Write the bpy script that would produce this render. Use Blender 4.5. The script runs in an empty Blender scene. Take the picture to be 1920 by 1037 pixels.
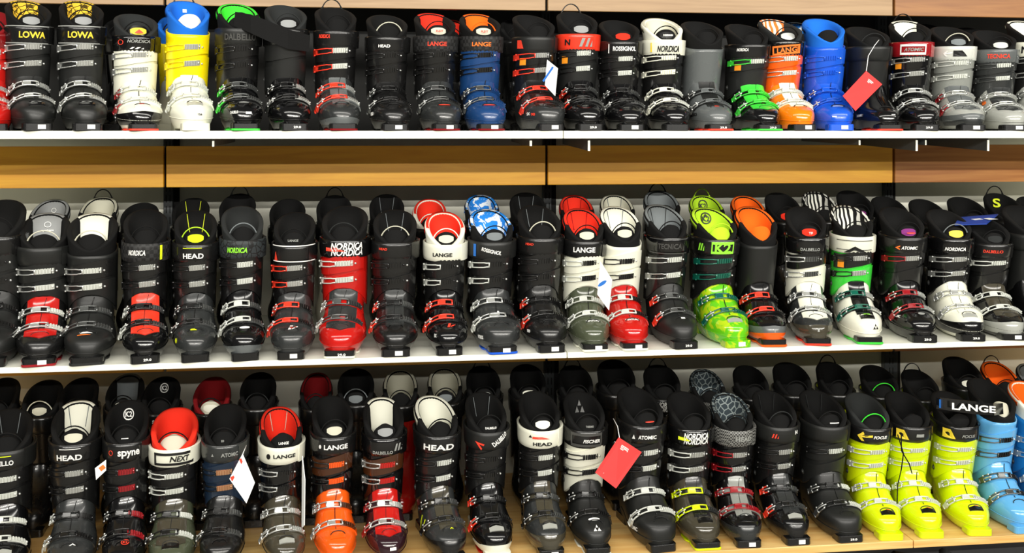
import bpy, math, random
from mathutils import Vector, Matrix
from mathutils.bvhtree import BVHTree
C = bpy.context.scene.collection
SC = bpy.context.scene
R = math.radians
random.seed(5)

# ------------------------------------------------------------ camera
F_PX = 1970.0; YAW = R(7.2); HOR = 245.0; EYE = 1.50; DIST = 2.9
cam_d = bpy.data.cameras.new('camera'); cam = bpy.data.objects.new('camera', cam_d); C.objects.link(cam)
cam.location = (0, -DIST, EYE); cam.rotation_euler = (R(90), 0, -YAW)
cam_d.sensor_width = 36; cam_d.lens = 36 * F_PX / 1920; cam_d.shift_y = -(518.5 - HOR) / 1920
cam_d.clip_start = 0.05; SC.camera = cam
def ray(px, py):
    a = (px - 960) / F_PX; b = (HOR - py) / F_PX
    return Vector((math.sin(YAW) + a * math.cos(YAW), math.cos(YAW) - a * math.sin(YAW), b))
def at(px, py, y):
    """world point seen at pixel (px, py) on the plane of depth y"""
    d = ray(px, py); t = (y + DIST) / d.y
    return Vector((d.x * t, y, EYE + d.z * t))

# ------------------------------------------------------------ view, world and lamps
SC.view_settings.view_transform = 'Standard'; SC.view_settings.look = 'None'
SC.view_settings.exposure = 0.0; SC.view_settings.gamma = 1; SC.view_settings.use_curve_mapping = False
W = bpy.data.worlds.new('shop_air'); SC.world = W; W.use_nodes = True
W.node_tree.nodes['Background'].inputs[0].default_value = (1.0, .97, .9, 1)
W.node_tree.nodes['Background'].inputs[1].default_value = 0.10
def strip(y, z, e, lx=9, ly=.05, x0=1.0, tilt=None):
    l = bpy.data.lights.new('ceiling_strip_light', 'AREA'); l.shape = 'RECTANGLE'; l.size = lx; l.size_y = ly
    l.energy = e; l.color = (1.0, .965, .89)
    o = bpy.data.objects.new('ceiling_strip_light', l); C.objects.link(o); o.location = (x0, y, z)
    d = Vector((0, .1, .9)) - Vector((0, y, z)); o.rotation_euler = (math.atan2(-d.z, d.y) * -1 + R(90), 0, 0)
    return o
strip(-1.7, 3.1, 120, ly=.3)
strip(-4.2, 2.60, 250)
strip(-6.6, 2.78, 190)

# ------------------------------------------------------------ materials
MATS = {}
def lin(c):
    return tuple(((v / 255) / 12.92 if v <= 10 else (((v / 255) + .055) / 1.055) ** 2.4) for v in c) + (1,)
def mat(name, rgb, rough=.4, metal=0, coat=0, bump=0, bscale=300, rgb2=None, pat=None, pscale=30, trans=0, spec=.5):
    m = bpy.data.materials.new(name); m.use_nodes = True; nt = m.node_tree; b = nt.nodes['Principled BSDF']
    b.inputs['Base Color'].default_value = lin(rgb); b.inputs['Roughness'].default_value = rough
    b.inputs['Metallic'].default_value = metal; b.inputs['Coat Weight'].default_value = coat
    b.inputs['Coat Roughness'].default_value = .08; b.inputs['Specular IOR Level'].default_value = spec
    if trans: b.inputs['Transmission Weight'].default_value = trans
    tc = nt.nodes.new('ShaderNodeTexCoord')
    n = nt.nodes.new('ShaderNodeTexNoise'); n.inputs['Scale'].default_value = bscale; n.inputs['Detail'].default_value = 3
    nt.links.new(tc.outputs['Object'], n.inputs['Vector'])
    if bump:
        bp = nt.nodes.new('ShaderNodeBump'); bp.inputs['Strength'].default_value = bump; bp.inputs['Distance'].default_value = .0006
        nt.links.new(n.outputs['Fac'], bp.inputs['Height']); nt.links.new(bp.outputs['Normal'], b.inputs['Normal'])
    else:
        n.inputs['Scale'].default_value = 18
        mr = nt.nodes.new('ShaderNodeMapRange'); mr.inputs['To Min'].default_value = max(.02, rough - .06); mr.inputs['To Max'].default_value = rough + .08
        nt.links.new(n.outputs['Fac'], mr.inputs['Value']); nt.links.new(mr.outputs[0], b.inputs['Roughness'])
    if pat:
        mx = nt.nodes.new('ShaderNodeMix'); mx.data_type = 'RGBA'
        mx.inputs[6].default_value = lin(rgb); mx.inputs[7].default_value = lin(rgb2)
        if pat == 'checker':
            t = nt.nodes.new('ShaderNodeTexChecker'); t.inputs['Scale'].default_value = pscale; out = t.outputs['Fac']
        elif pat == 'lines':
            t = nt.nodes.new('ShaderNodeTexVoronoi'); t.feature = 'DISTANCE_TO_EDGE'; t.inputs['Scale'].default_value = pscale
            r = nt.nodes.new('ShaderNodeMath'); r.operation = 'LESS_THAN'; r.inputs[1].default_value = .07
            nt.links.new(t.outputs['Distance'], r.inputs[0]); out = r.outputs[0]
        elif pat == 'wave':
            t = nt.nodes.new('ShaderNodeTexWave'); t.inputs['Scale'].default_value = pscale; t.inputs['Distortion'].default_value = 3.5
            t.inputs['Detail'].default_value = 1
            r = nt.nodes.new('ShaderNodeMath'); r.operation = 'GREATER_THAN'; r.inputs[1].default_value = .5
            nt.links.new(t.outputs['Fac'], r.inputs[0]); out = r.outputs[0]
        else:
            t = nt.nodes.new('ShaderNodeTexNoise'); t.inputs['Scale'].default_value = pscale; t.inputs['Detail'].default_value = 2
            t.inputs['Distortion'].default_value = 1.2
            r = nt.nodes.new('ShaderNodeMapRange'); r.inputs['From Min'].default_value = .47; r.inputs['From Max'].default_value = .53
            nt.links.new(t.outputs['Fac'], r.inputs['Value']); out = r.outputs[0]
        nt.links.new(tc.outputs['Object'], t.inputs['Vector'])
        nt.links.new(out, mx.inputs[0]); nt.links.new(mx.outputs[2], b.inputs['Base Color'])
    MATS[name] = m; return m
PL = dict(rough=.27, coat=.35)
GL = dict(rough=.16, coat=.6)
for nm, c, k in [
    ('black', (19, 19, 19), PL), ('matte', (25, 26, 25), dict(rough=.42, coat=.05)), ('gloss', (11, 11, 12), GL), ('char', (44, 46, 46), PL),
    ('grey', (92, 96, 96), PL), ('mid', (135, 138, 132), PL), ('silv', (165, 167, 160), GL), ('smoke', (66, 62, 50), GL), ('olive', (74, 80, 62), GL),
    ('white', (232, 232, 214), dict(rough=.3, coat=.3)), ('yellow', (248, 224, 8), PL), ('red', (188, 24, 18), GL), ('dred', (120, 12, 16), GL),
    ('orange', (240, 92, 18), GL), ('amber', (250, 128, 14), GL), ('blue', (22, 86, 205), PL), ('navy', (24, 62, 112), PL), ('sky', (96, 172, 226), GL),
    ('azure', (24, 112, 180), GL), ('lime', (214, 234, 8), dict(rough=.2, coat=.5)), ('green', (60, 205, 60), PL), ('bred', (235, 58, 36), PL),
    ('dnavy', (26, 42, 62), PL), ('brown', (70, 38, 18), GL), ('plum', (44, 20, 28), GL), ('teal', (14, 92, 74), GL), ('wine', (150, 22, 30), GL)]:
    mat(nm, c, **k)
FB = dict(rough=.88, bump=.5, bscale=900, spec=.25)
for nm, c in [('fblack', (13, 13, 13)), ('fchar', (40, 42, 42)), ('fgrey', (118, 124, 126)), ('fwhite', (238, 238, 222)), ('fcream', (206, 204, 184)),
    ('fred', (236, 48, 28)), ('fdred', (130, 14, 20)), ('forange', (250, 104, 18)), ('fblue', (26, 108, 212)), ('fgreen', (64, 222, 56)),
    ('flime', (182, 226, 44)), ('fyel', (226, 184, 52)), ('fpurple', (128, 50, 120)), ('fsmoke', (150, 152, 152)), ('fclim', (214, 236, 30))]:
    mat(nm, c, **FB)
mat('pyel', (228, 186, 56), .85, rgb2=(70, 56, 16), pat='lines', pscale=70, spec=.2)
mat('pblue', (34, 130, 220), .7, rgb2=(232, 240, 244), pat='noise', pscale=34, spec=.2)
mat('pstripe', (20, 20, 20), .7, rgb2=(228, 228, 218), pat='wave', pscale=22, spec=.2)
mat('plogo', (182, 222, 60), .7, rgb2=(24, 30, 16), pat='noise', pscale=26, spec=.2)
mat('pgrey', (58, 68, 74), .8, rgb2=(150, 160, 160), pat='lines', pscale=52, spec=.2)
mat('porange', (240, 120, 50), .8, rgb2=(232, 226, 205), pat='wave', pscale=18, spec=.2)
mat('pcheck', (18, 18, 18), .6, rgb2=(42, 42, 42), pat='checker', pscale=95)
mat('phex', (44, 50, 52), .6, rgb2=(12, 12, 12), pat='lines', pscale=60)
mat('pdots', (130, 130, 126), .4, rgb2=(40, 40, 40), pat='checker', pscale=210)
mat('camo', (96, 190, 22), .15, coat=.6, rgb2=(176, 206, 26), pat='noise', pscale=28)
mat('pcamo', (120, 226, 40), .5, rgb2=(10, 40, 14), pat='noise', pscale=60)
mat('metal', (212, 214, 210), .28, metal=.7); mat('dmetal', (112, 114, 113), .3, metal=.75); mat('copper', (222, 168, 126), .3, metal=.6)
mat('pale', (205, 208, 200), .25, coat=.4)
mat('paper', (236, 238, 236), .7); mat('rpaper', (232, 50, 48), .6); mat('sticker', (246, 150, 22), .6); mat('bpaper', (20, 60, 150), .5)
mat('ink_w', (240, 240, 236), .5); mat('ink_k', (14, 14, 14), .5); mat('ink_r', (236, 66, 44), .5); mat('ink_o', (250, 120, 40), .5); mat('ink_y', (244, 214, 60), .5)
mat('ink_g', (150, 240, 60), .5); mat('ink_s', (150, 152, 148), .4); mat('ink_b', (30, 110, 200), .5); mat('ink_d', (70, 70, 68), .4); mat('ink_l', (226, 240, 30), .5)
def wood(name, c1, c2, axis='X', rough=.42, sc=1.0):
    m = bpy.data.materials.new(name); m.use_nodes = True; nt = m.node_tree; b = nt.nodes['Principled BSDF']; b.inputs['Roughness'].default_value = rough
    tc = nt.nodes.new('ShaderNodeTexCoord'); mp = nt.nodes.new('ShaderNodeMapping'); mp.inputs['Scale'].default_value = (.9 * sc, 9 * sc, 14 * sc)
    n = nt.nodes.new('ShaderNodeTexNoise'); n.inputs['Scale'].default_value = 2.2; n.inputs['Detail'].default_value = 6; n.inputs['Distortion'].default_value = 1.6
    w = nt.nodes.new('ShaderNodeTexNoise'); w.inputs['Scale'].default_value = 14; w.inputs['Detail'].default_value = 4
    mx = nt.nodes.new('ShaderNodeMix'); mx.data_type = 'RGBA'; mx.inputs[6].default_value = lin(c1); mx.inputs[7].default_value = lin(c2)
    ad = nt.nodes.new('ShaderNodeMath'); ad.operation = 'MULTIPLY_ADD'; ad.inputs[1].default_value = .35; ad.use_clamp = True
    mr = nt.nodes.new('ShaderNodeMapRange'); mr.inputs['From Min'].default_value = .35; mr.inputs['From Max'].default_value = .7
    nt.links.new(tc.outputs['Object'], mp.inputs['Vector'])
    for q in (n, w): nt.links.new(mp.outputs[0], q.inputs['Vector'])
    nt.links.new(n.outputs['Fac'], mr.inputs['Value']); nt.links.new(w.outputs['Fac'], ad.inputs[0]); nt.links.new(mr.outputs[0], ad.inputs[2])
    nt.links.new(ad.outputs[0], mx.inputs[0]); nt.links.new(mx.outputs[2], b.inputs['Base Color'])
    MATS[name] = m; return m
wood('oak_beige', (172, 140, 100), (150, 118, 80)); wood('oak_brown', (184, 126, 62), (156, 96, 40)); wood('oak_tan', (158, 106, 52), (134, 84, 38)); wood('oak_honey', (222, 164, 40), (204, 142, 26))
wood('oak_floorboard', (246, 208, 136), (222, 170, 96), rough=.35)
mat('shelf_white', (238, 238, 224), .45); mat('wall_white', (232, 231, 216), .6); mat('wall_dark', (44, 44, 43), .8); mat('rail', (62, 66, 68), .45)
mat('gap', (10, 9, 8), .8); mat('carpet', (134, 131, 122), .6); mat('plinth', (46, 46, 48), .7)

# ------------------------------------------------------------ mesh helpers
def mesh(name, V, Fc, smooth=True):
    me = bpy.data.meshes.new(name); me.from_pydata([tuple(v) for v in V], [], Fc)
    if smooth: me.polygons.foreach_set('use_smooth', [True] * len(me.polygons))
    me.materials.append(None); me.update(); return me
def put(name, me, m, parent=None):
    o = bpy.data.objects.new(name, me); C.objects.link(o)
    if parent is not None: o.parent = parent
    if m is not None:
        if len(o.material_slots) == 0: me.materials.append(None)
        o.material_slots[0].link = 'OBJECT'; o.material_slots[0].material = MATS[m] if isinstance(m, str) else m
    return o
def tag(o, label=None, cat=None, group=None, kind=None):
    if label: o['label'] = label
    if cat: o['category'] = cat
    if group: o['group'] = group
    if kind: o['kind'] = kind
    return o
def box(V, Fc, x0, x1, y0, y1, z0, z1, b=0.0):
    """box with chamfered vertical + horizontal edges when b > 0"""
    i = len(V)
    if not b:
        V += [(x, y, z) for z in (z0, z1) for y in (y0, y1) for x in (x0, x1)]
        Fc += [(i, i+2, i+3, i+1), (i+4, i+5, i+7, i+6), (i, i+1, i+5, i+4), (i+2, i+6, i+7, i+3), (i, i+4, i+6, i+2), (i+1, i+3, i+7, i+5)]
        return
    def ring(z, s):
        return [(x0+s, y0+b+s*0, z), (x0+b, y0+s, z), (x1-b, y0+s, z), (x1-s, y0+b, z), (x1-s, y1-b, z), (x1-b, y1-s, z), (x0+b, y1-s, z), (x0+s, y1-b, z)]
    for z, s in ((z0, b*.5), (z0+b, 0), (z1-b, 0), (z1, b*.5)): V += ring(z, s)
    for k in range(3):
        for j in range(8):
            a = i+k*8+j; c = i+k*8+(j+1) % 8; Fc.append((a, c, c+8, a+8))
    Fc.append(tuple(i+j for j in range(7, -1, -1))); Fc.append(tuple(i+24+j for j in range(8)))
def tube(V, Fc, pts, r, n=6, flat=1.0, up=None):
    i0 = len(V); m = len(pts)
    for k, p in enumerate(pts):
        p = Vector(p); t = (Vector(pts[min(k+1, m-1)]) - Vector(pts[max(k-1, 0)])).normalized()
        u = Vector(up) if up else Vector((0, 0, 1))
        if abs(t.dot(u)) > .95: u = Vector((0, 1, 0))
        a = t.cross(u).normalized(); b = t.cross(a)
        for j in range(n):
            w = 2*math.pi*j/n; V.append(p + a*(math.cos(w)*r) + b*(math.sin(w)*r*flat))
    for k in range(m-1):
        for j in range(n):
            a = i0+k*n+j; c = i0+k*n+(j+1) % n; Fc.append((a, c, c+n, a+n))
    Fc.append(tuple(i0+j for j in range(n-1, -1, -1))); Fc.append(tuple(i0+(m-1)*n+j for j in range(n)))
def grid(V, Fc, P, flip=False):
    i = len(V); nu = len(P); nv = len(P[0])
    for row in P: V += row
    for a in range(nu-1):
        for b in range(nv-1):
            q = (i+a*nv+b, i+(a+1)*nv+b, i+(a+1)*nv+b+1, i+a*nv+b+1); Fc.append(q[::-1] if flip else q)
def slab(V, Fc, S, us, vs, o0, o1, lo=None, hi=None):
    """plate on a surface: S(u, v, off); v may be remapped per u between lo(u) and hi(u)"""
    def vv(u, v): return v if lo is None else lo(u) + (hi(u)-lo(u))*v
    top = [[S(u, vv(u, v), o1) for v in vs] for u in us]
    bot = [[S(u, vv(u, v), o0) for v in vs] for u in us]
    grid(V, Fc, top)
    for a, b in ((0, 1), (-1, 0)):
        grid(V, Fc, [top[a], bot[a]], flip=(a == 0)); 
        grid(V, Fc, [[r[a] for r in top], [r[a] for r in bot]], flip=(a == -1))
def lsp(a, b, n): return [a+(b-a)*k/(n-1) for k in range(n)]
def interp(tab, x):
    if x <= tab[0][0]: return tab[0][1:]
    for p, q in zip(tab, tab[1:]):
        if x <= q[0]:
            s = (x-p[0])/(q[0]-p[0]); return tuple(a+(b-a)*s for a, b in zip(p[1:], q[1:]))
    return tab[-1][1:]
def cr(tab, x):
    """smooth (catmull-rom) table lookup"""
    k = 0
    while k < len(tab)-2 and x > tab[k+1][0]: k += 1
    p1, p2 = tab[k], tab[k+1]; p0 = tab[max(k-1, 0)]; p3 = tab[min(k+2, len(tab)-1)]
    s = min(1, max(0, (x-p1[0])/(p2[0]-p1[0]))); r = []
    for a, b, c, d in zip(p0[1:], p1[1:], p2[1:], p3[1:]):
        r.append(.5*((2*b)+(-a+c)*s+(2*a-5*b+4*c-d)*s*s+(-a+3*b-3*c+d)*s**3))
    return tuple(r)
def sm(x): x = min(1, max(0, x)); return x*x*(3-2*x)
# ------------------------------------------------------------ ski boot geometry (toe towards -y, origin under the toe)
CLOG = {
 'a': [(.004, .006, .294, .044, .034), (.016, .003, .296, .050, .037), (.024, .001, .298, .0545, .039), (.036, .000, .299, .0590, .042), (.050, .002, .300, .0615, .044), (.061, .008, .300, .0615, .045),
       (.071, .022, .299, .0600, .046), (.080, .041, .298, .0575, .046), (.089, .060, .296, .055, .047), (.101, .080, .294, .0530, .047), (.114, .097, .291, .052, .048),
       (.130, .112, .288, .0515, .049), (.148, .124, .284, .0515, .050), (.166, .131, .281, .052, .050), (.186, .136, .280, .052, .051)],
 'b': [(.004, .006, .294, .045, .034), (.016, .002, .296, .052, .037), (.024, .000, .298, .0565, .039), (.040, -.001, .299, .0610, .042), (.056, .001, .300, .063, .044), (.067, .007, .300, .063, .045),
       (.077, .023, .299, .0610, .046), (.085, .043, .298, .0585, .046), (.094, .062, .296, .0560, .047), (.105, .082, .294, .054, .047), (.118, .099, .291, .053, .048),
       (.132, .113, .288, .0525, .049), (.149, .124, .284, .052, .050), (.166, .131, .281, .052, .050), (.186, .136, .280, .052, .051)]}
NX = {'a': 2.5, 'b': 2.8}
def clog_pt(v, th, z, off=0):
    yf, yb, wf, wb = cr(CLOG[v], z); m = (yf+yb)/2; h = (yb-yf)/2+off
    c, s = math.cos(th), math.sin(th); n = NX[v]
    y = m - h*math.copysign(abs(c)**(2/n), c)
    w = wf+(wb-wf)*sm((y-.10)/.12)+off
    if z < .1: w *= 1-.05*sm((.05-y)/.05)
    return Vector((w*math.copysign(abs(s)**(2/n), s), y, z))
NT = 40
def loft(V, Fc, S, zs, cap=True):
    i = len(V)
    for z in zs:
        for k in range(NT): V.append(S(2*math.pi*k/NT, z))
    for a in range(len(zs)-1):
        for k in range(NT):
            p = i+a*NT+k; q = i+a*NT+(k+1) % NT; Fc.append((p, q, q+NT, p+NT))
    if cap: Fc.append(tuple(i+k for k in range(NT-1, -1, -1))); Fc.append(tuple(i+(len(zs)-1)*NT+k for k in range(NT)))
def cuffS(th, z, off=0):
    e = z-.13; cy = .208-.22*min(e, .16); a = .0550+.030*max(-.03, min(e, .15))+off; b = .071+.02*e+off
    c, s = math.cos(th), math.sin(th); n = 2.25
    y = cy - b*math.copysign(abs(c)**(2/n), c)
    if z > .27: y += (z-.27)*.30*sm((1-c)/2)
    if z > .30: a += .0035*sm((z-.30)/.03)
    return Vector((a*math.copysign(abs(s)**(2/n), s), y, z))
BV = {}; GEO = {}
def lug(V, Fc, hw, y0, y1, z0, z1, r):
    """block with rounded plan corners and a soft top edge"""
    i = len(V); pl = []
    for cx, cy, a0 in ((-hw+r, y0+r, 180), (hw-r, y0+r, 270), (hw-r, y1-r, 0), (-hw+r, y1-r, 90)):
        for k in range(5): w = R(a0+k*22.5); pl.append((cx, cy, math.cos(w), math.sin(w)))
    n = len(pl)
    for z, d in ((z0, .0008), (z0+.001, 0), (z1-.0015, 0), (z1, .0015)): V += [(cx+c*(r-d), cy+s*(r-d), z) for cx, cy, c, s in pl]
    for k in range(3):
        for j in range(n): a = i+k*n+j; c = i+k*n+(j+1) % n; Fc.append((a, c, c+n, a+n))
    Fc.append(tuple(i+j for j in range(n-1, -1, -1))); Fc.append(tuple(i+3*n+j for j in range(n)))
def build_geo(v, row):
    G = {}; DZ = {1: -.006, 2: .001, 3: .012}[row]; DB = {1: -.012, 2: .002, 3: .004}[row]
    V, Fc = [], []; zs = lsp(.006, .186, 34); loft(V, Fc, lambda t, z: clog_pt(v, t, z), zs)
    # centre overlap lip on the instep
    G['lower_shell'] = mesh('lower_shell', V, Fc); bv = BVHTree.FromPolygons([tuple(p) for p in V], Fc); BV[v] = bv
    V, Fc = [], []                                                   # lugged sole
    lug(V, Fc, .0375, -.0035, .050, .000, .0205, .011)
    lug(V, Fc, .0350, .215, .299, .000, .022, .009)
    box(V, Fc, -.0320, .0320, .046, .220, .004, .012, .002)
    G['sole'] = mesh('sole', V, Fc, False)
    V, Fc = [], []; lug(V, Fc, .0392, -.0055, .060, .0, .0062, .011); lug(V, Fc, .046, .055, .13, .0005, .0055, .02)
    G['sole_plate'] = mesh('sole_plate', V, Fc, False)
    S = lambda t, z, o: clog_pt(v, t, z, o)
    V, Fc = [], []; slab(V, Fc, S, lsp(R(-100), R(100), 40), lsp(0, 1, 8), -.001, .0016, lambda u: .017, lambda u: .060-.010*abs(math.sin(u)))
    G['toe_cap'] = mesh('toe_cap', V, Fc)
    V, Fc = [], []; slab(V, Fc, S, lsp(R(-75), R(75), 30), lsp(0, 1, 5), -.001, .002, lambda u: .017, lambda u: .034+.006*math.cos(2*u))
    G['toe_rand'] = mesh('toe_rand', V, Fc)
    # cuff
    zb = lambda t: .108+(.055+DB)*max(0, math.cos(t))**1.5
    zt = lambda t: .276+DZ+.030*sm((1-math.cos(t))/2)
    V, Fc = [], []; i = 0; prof = [(0, -.004), (0, 0)]+[(s, 0) for s in lsp(.06, 1, 12)]+[(1.0, -.0035), (.86, -.005)]
    for s, o in prof:
        for k in range(NT):
            t = 2*math.pi*k/NT; V.append(cuffS(t, zb(t)+(zt(t)-zb(t))*s, o+.001))
    for a in range(len(prof)-1):
        for k in range(NT): p = a*NT+k; q = a*NT+(k+1) % NT; Fc.append((p, q, q+NT, p+NT))
    G['cuff'] = mesh('cuff', V, Fc)
    # overlapping flaps on the front of the cuff
    V, Fc = [], []; slab(V, Fc, cuffS, lsp(R(-75), R(52), 26), lsp(0, 1, 6), 0, .0056, lambda u: .211+.009*math.sin(u*1.6), lambda u: .257+.010*math.sin(u*1.9+.3))
    G['cuff_flap'] = mesh('cuff_flap', V, Fc)
    V, Fc = [], []; slab(V, Fc, cuffS, lsp(R(-82), R(62), 26), lsp(0, 1, 6), 0, .0046, lambda u: zb(u)+.003, lambda u: .198+.013*math.sin(u*1.5+.2))
    G['cuff_flap2'] = mesh('cuff_flap', V, Fc)
    # power strap
    V, Fc = [], []; us = lsp(-math.pi, math.pi, NT+1)
    for prof in ([(.249, .0030), (.251, .0055), (.262, .0063), (.276, .0066), (.289, .0063), (.299, .0055), (.300, .0030)],):
        grid(V, Fc, [[cuffS(u, z+DZ+.004*(1-math.cos(u)), o) for z, o in prof] for u in us])
    grid(V, Fc, [[cuffS(u, .300+DZ+.004*(1-math.cos(u)), .0035), cuffS(u, .298+DZ+.004*(1-math.cos(u)), -.001)] for u in us])
    slab(V, Fc, lambda u, z, o: cuffS(u, z+DZ+.004*(1-math.cos(u)), o), lsp(R(38), R(95), 12), lsp(.2505, .2985, 3), .005, .0084)
    G['power_strap'] = mesh('power_strap', V, Fc)
    # liner
    def lt(t): 
        u = (1-math.cos(t))/2; b0 = .292+DZ*.8; return b0+(.382-b0)*(u**.68)
    V, Fc = [], []; prof = [(-1, -.006)]+[(-.5, -.0055), (-.1, -.004), (-.025, -.003), (-.008, -.0045), (0, -.008), (-.003, -.013), (-.012, -.0165), (-.3, -.0175), (-1, -.02)]
    for s, o in prof:
        for k in range(NT):
            t = 2*math.pi*k/NT; z = lt(t)+s*(lt(t)-.22); V.append(cuffS(t, z, o))
    for a in range(len(prof)-1):
        for k in range(NT): p = a*NT+k; q = a*NT+(k+1) % NT; Fc.append((p, q, q+NT, p+NT))
    G['liner'] = mesh('liner', V, Fc)
    def pad(hw, drop):
        V, Fc = [], []; prof = [(-.05, -.0015), (-.018, -.0012), (-.006, -.003), (.0022, -.0085), (-.001, -.0150), (-.012, -.0190), (-.25, -.0200), (-drop, -.0205)]
        us = lsp(math.pi-hw, math.pi+hw, 22)
        P = []
        for u in us:
            e = 1-.0*abs(u-math.pi)/hw; col = []
            for s, o in prof:
                z = lt(u)+(s*(lt(u)-.22) if abs(s) > .02 else s); col.append(cuffS(u, z, o))
            P.append(col)
        grid(V, Fc, P); return mesh('spoiler_pad', V, Fc)
    G['pad'] = pad(R(48), .62); G['padw'] = pad(R(98), .7)
    # stitched seams on the liner back
    for sgn in (-1, 1):
        V, Fc = [], []
        pts = [cuffS(math.pi+sgn*R(34-12*s), lt(math.pi+sgn*R(34))-.004-.052*s, -.0205) for s in lsp(0, 1, 8)]
        tube(V, Fc, pts, .0011, 5); G['seam%d' % sgn] = mesh('seam', V, Fc)
    # tongue
    def tS(u, z, o):
        p = cuffS(u, min(z, .30), -.026+o); p.y += (z-.25)*.02 + (.012 if z > .29 else 0)*sm((z-.29)/.05); p.z = z; return p
    V, Fc = [], []; slab(V, Fc, tS, lsp(R(-62), R(62), 22), lsp(0, 1, 10), -.008, .008, lambda u: .235, lambda u: .334+DZ*.6-.034*(abs(u)/R(62))**2.2)
    G['tongue'] = mesh('tongue', V, Fc); 
    V, Fc = [], []; slab(V, Fc, tS, lsp(R(-27), R(27), 12), lsp(0, 1, 5), .007, .0105, lambda u: .303+DZ*.7+.007*(abs(u)/R(27))**2, lambda u: .3255+DZ*.6-.006*(abs(u)/R(27))**2.5)
    G['badge'] = mesh('tongue_badge', V, Fc)
    V, Fc = [], []
    pts = [Vector((.040*math.cos(w), .138-.012*math.sin(w), .300+DZ*.6+.045*math.sin(w))) for w in lsp(R(-8), R(188), 18)]
    tube(V, Fc, pts, .0029, 6, .6); G['loop'] = mesh('pull_loop', V, Fc)
    V, Fc = [], []                                                   # tall webbing handle at the back
    pts = [Vector((.030*math.cos(w), .268, .366+.040*math.sin(w))) for w in lsp(R(-25), R(205), 18)]
    tube(V, Fc, pts, .0042, 6, .45); G['handle'] = mesh('rear_handle', V, Fc)
    # straight loop rails following the cuff: buckles and ladders
    def cuff_buckle(z, slope=0):
        V, Fc = [], []; f = lambda u: z+slope*u
        for dz in (-.0070, .0070):
            tube(V, Fc, [cuffS(u, f(u)+dz*(1-.2*(u > R(-24))), .0075) for u in lsp(R(-66), R(-14), 9)], .0018, 6)
        tube(V, Fc, [cuffS(R(-14), f(R(-14))+dz, .0078) for dz in (-.007, 0, .007)], .0021, 6)
        slab(V, Fc, cuffS, lsp(R(-84), R(-62), 5), lsp(0, 1, 3), .002, .0085, lambda u: f(u)-.009, lambda u: f(u)+.009)
        for dz in (-.008, .008):
            p = cuffS(R(-70), f(R(-70))+dz, .009); i = len(V); sph(V, Fc, p, .003)
        return mesh('buckle', V, Fc)
    def cuff_ladder(z, slope=0, a0=-16, a1=22):
        V, Fc = [], []; f = lambda u: z+slope*u
        slab(V, Fc, cuffS, lsp(R(a0), R(a1), 10), lsp(0, 1, 3), .003, .0056, lambda u: f(u)-.0076, lambda u: f(u)+.0076)
        for u in lsp(R(a0+3), R(a1-11), 6):
            slab(V, Fc, cuffS, [u-R(1.2), u, u+R(1.2)], lsp(0, 1, 3), .005, .0092, lambda q: f(q)-.0066, lambda q: f(q)+.0066)
        sph(V, Fc, cuffS(R(a1-4), f(R(a1-4)), .006), .0032)
        return mesh('buckle_ladder', V, Fc)
    G['cb1'] = cuff_buckle(.236, .004); G['cb2'] = cuff_buckle(.190, .006); G['cl1'] = cuff_ladder(.236, .004); G['cl2'] = cuff_ladder(.190, .006)
    # instep buckles: bands across the foot
    def band(zc):
        y = cr(CLOG[v], zc)[0]; e = .006; y2 = cr(CLOG[v], zc+e)[0]
        T = Vector((0, y2-y, e)).normalized(); N = Vector((0, -T.z, T.y)); c = Vector((0, y, zc)) - N*.050
        def S(phi, s, off):
            d = Vector((math.sin(phi), 0, 0))+N*math.cos(phi); o = c+T*(s-phi*.004)+d*.2
            h = bv.ray_cast(o, -d)
            p = h[0] if h[0] is not None else c+d*.05
            return p+d*off
        return S
    for nm, zc in (('1', .128), ('2', .092)):
        S = band(zc); V, Fc = [], []
        slab(V, Fc, S, lsp(R(-70), R(74), 22), lsp(-.0085, .0085, 3), -.002, .0030); G['is'+nm] = mesh('instep_strap', V, Fc)
        V, Fc = [], []
        for s in (-.0075, .0075): tube(V, Fc, [S(u, s, .007+.003*math.cos(u*2)) for u in lsp(R(-48), R(16), 10)], .0021, 6)
        for u in (-48, -24, 15): tube(V, Fc, [S(R(u), s, .0090) for s in (-.0075, 0, .0075)], .0024, 6)
        slab(V, Fc, S, lsp(R(-24), R(-4), 5), lsp(-.006, .006, 3), .004, .0100)
        G['ib'+nm] = mesh('buckle', V, Fc)
        V, Fc = [], []
        for s in (-.0085, .0085):
            tube(V, Fc, [S(R(u), s*(1-.25*(u < -70)), .0085) for u in (-88, -78, -68, -58, -50)], .0024, 6)
        for u in (-88, -70): tube(V, Fc, [S(R(u), s, .010) for s in (-.008, 0, .008)], .0026, 6)
        slab(V, Fc, S, lsp(R(-86), R(-72), 4), lsp(-.0065, .0065, 3), .003, .0105)
        G['ih'+nm] = mesh('buckle_hinge', V, Fc)
        V, Fc = [], []
        for u, s, r in ((-50, -.0085, .0030), (-50, .0085, .0030), (-68, .009, .0026), (-68, -.009, .0026)): sph(V, Fc, S(R(u), s, .0105 if u < 0 else .004), r)
        tube(V, Fc, [S(R(u), 0, .0115) for u in (-70, -60, -50, -42)], .0019, 6)
        G['ir'+nm] = mesh('rivets', V, Fc)
        V, Fc = [], []
        slab(V, Fc, S, lsp(R(10), R(56), 8), lsp(-.007, .007, 3), .003, .0065)
        for u in lsp(R(15), R(46), 6): slab(V, Fc, S, [u-R(1.6), u, u+R(1.6)], lsp(-.006, .006, 3), .006, .0098)
        sph(V, Fc, S(R(53), 0, .0075), .0034)
        G['il'+nm] = mesh('buckle_ladder', V, Fc)
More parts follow.
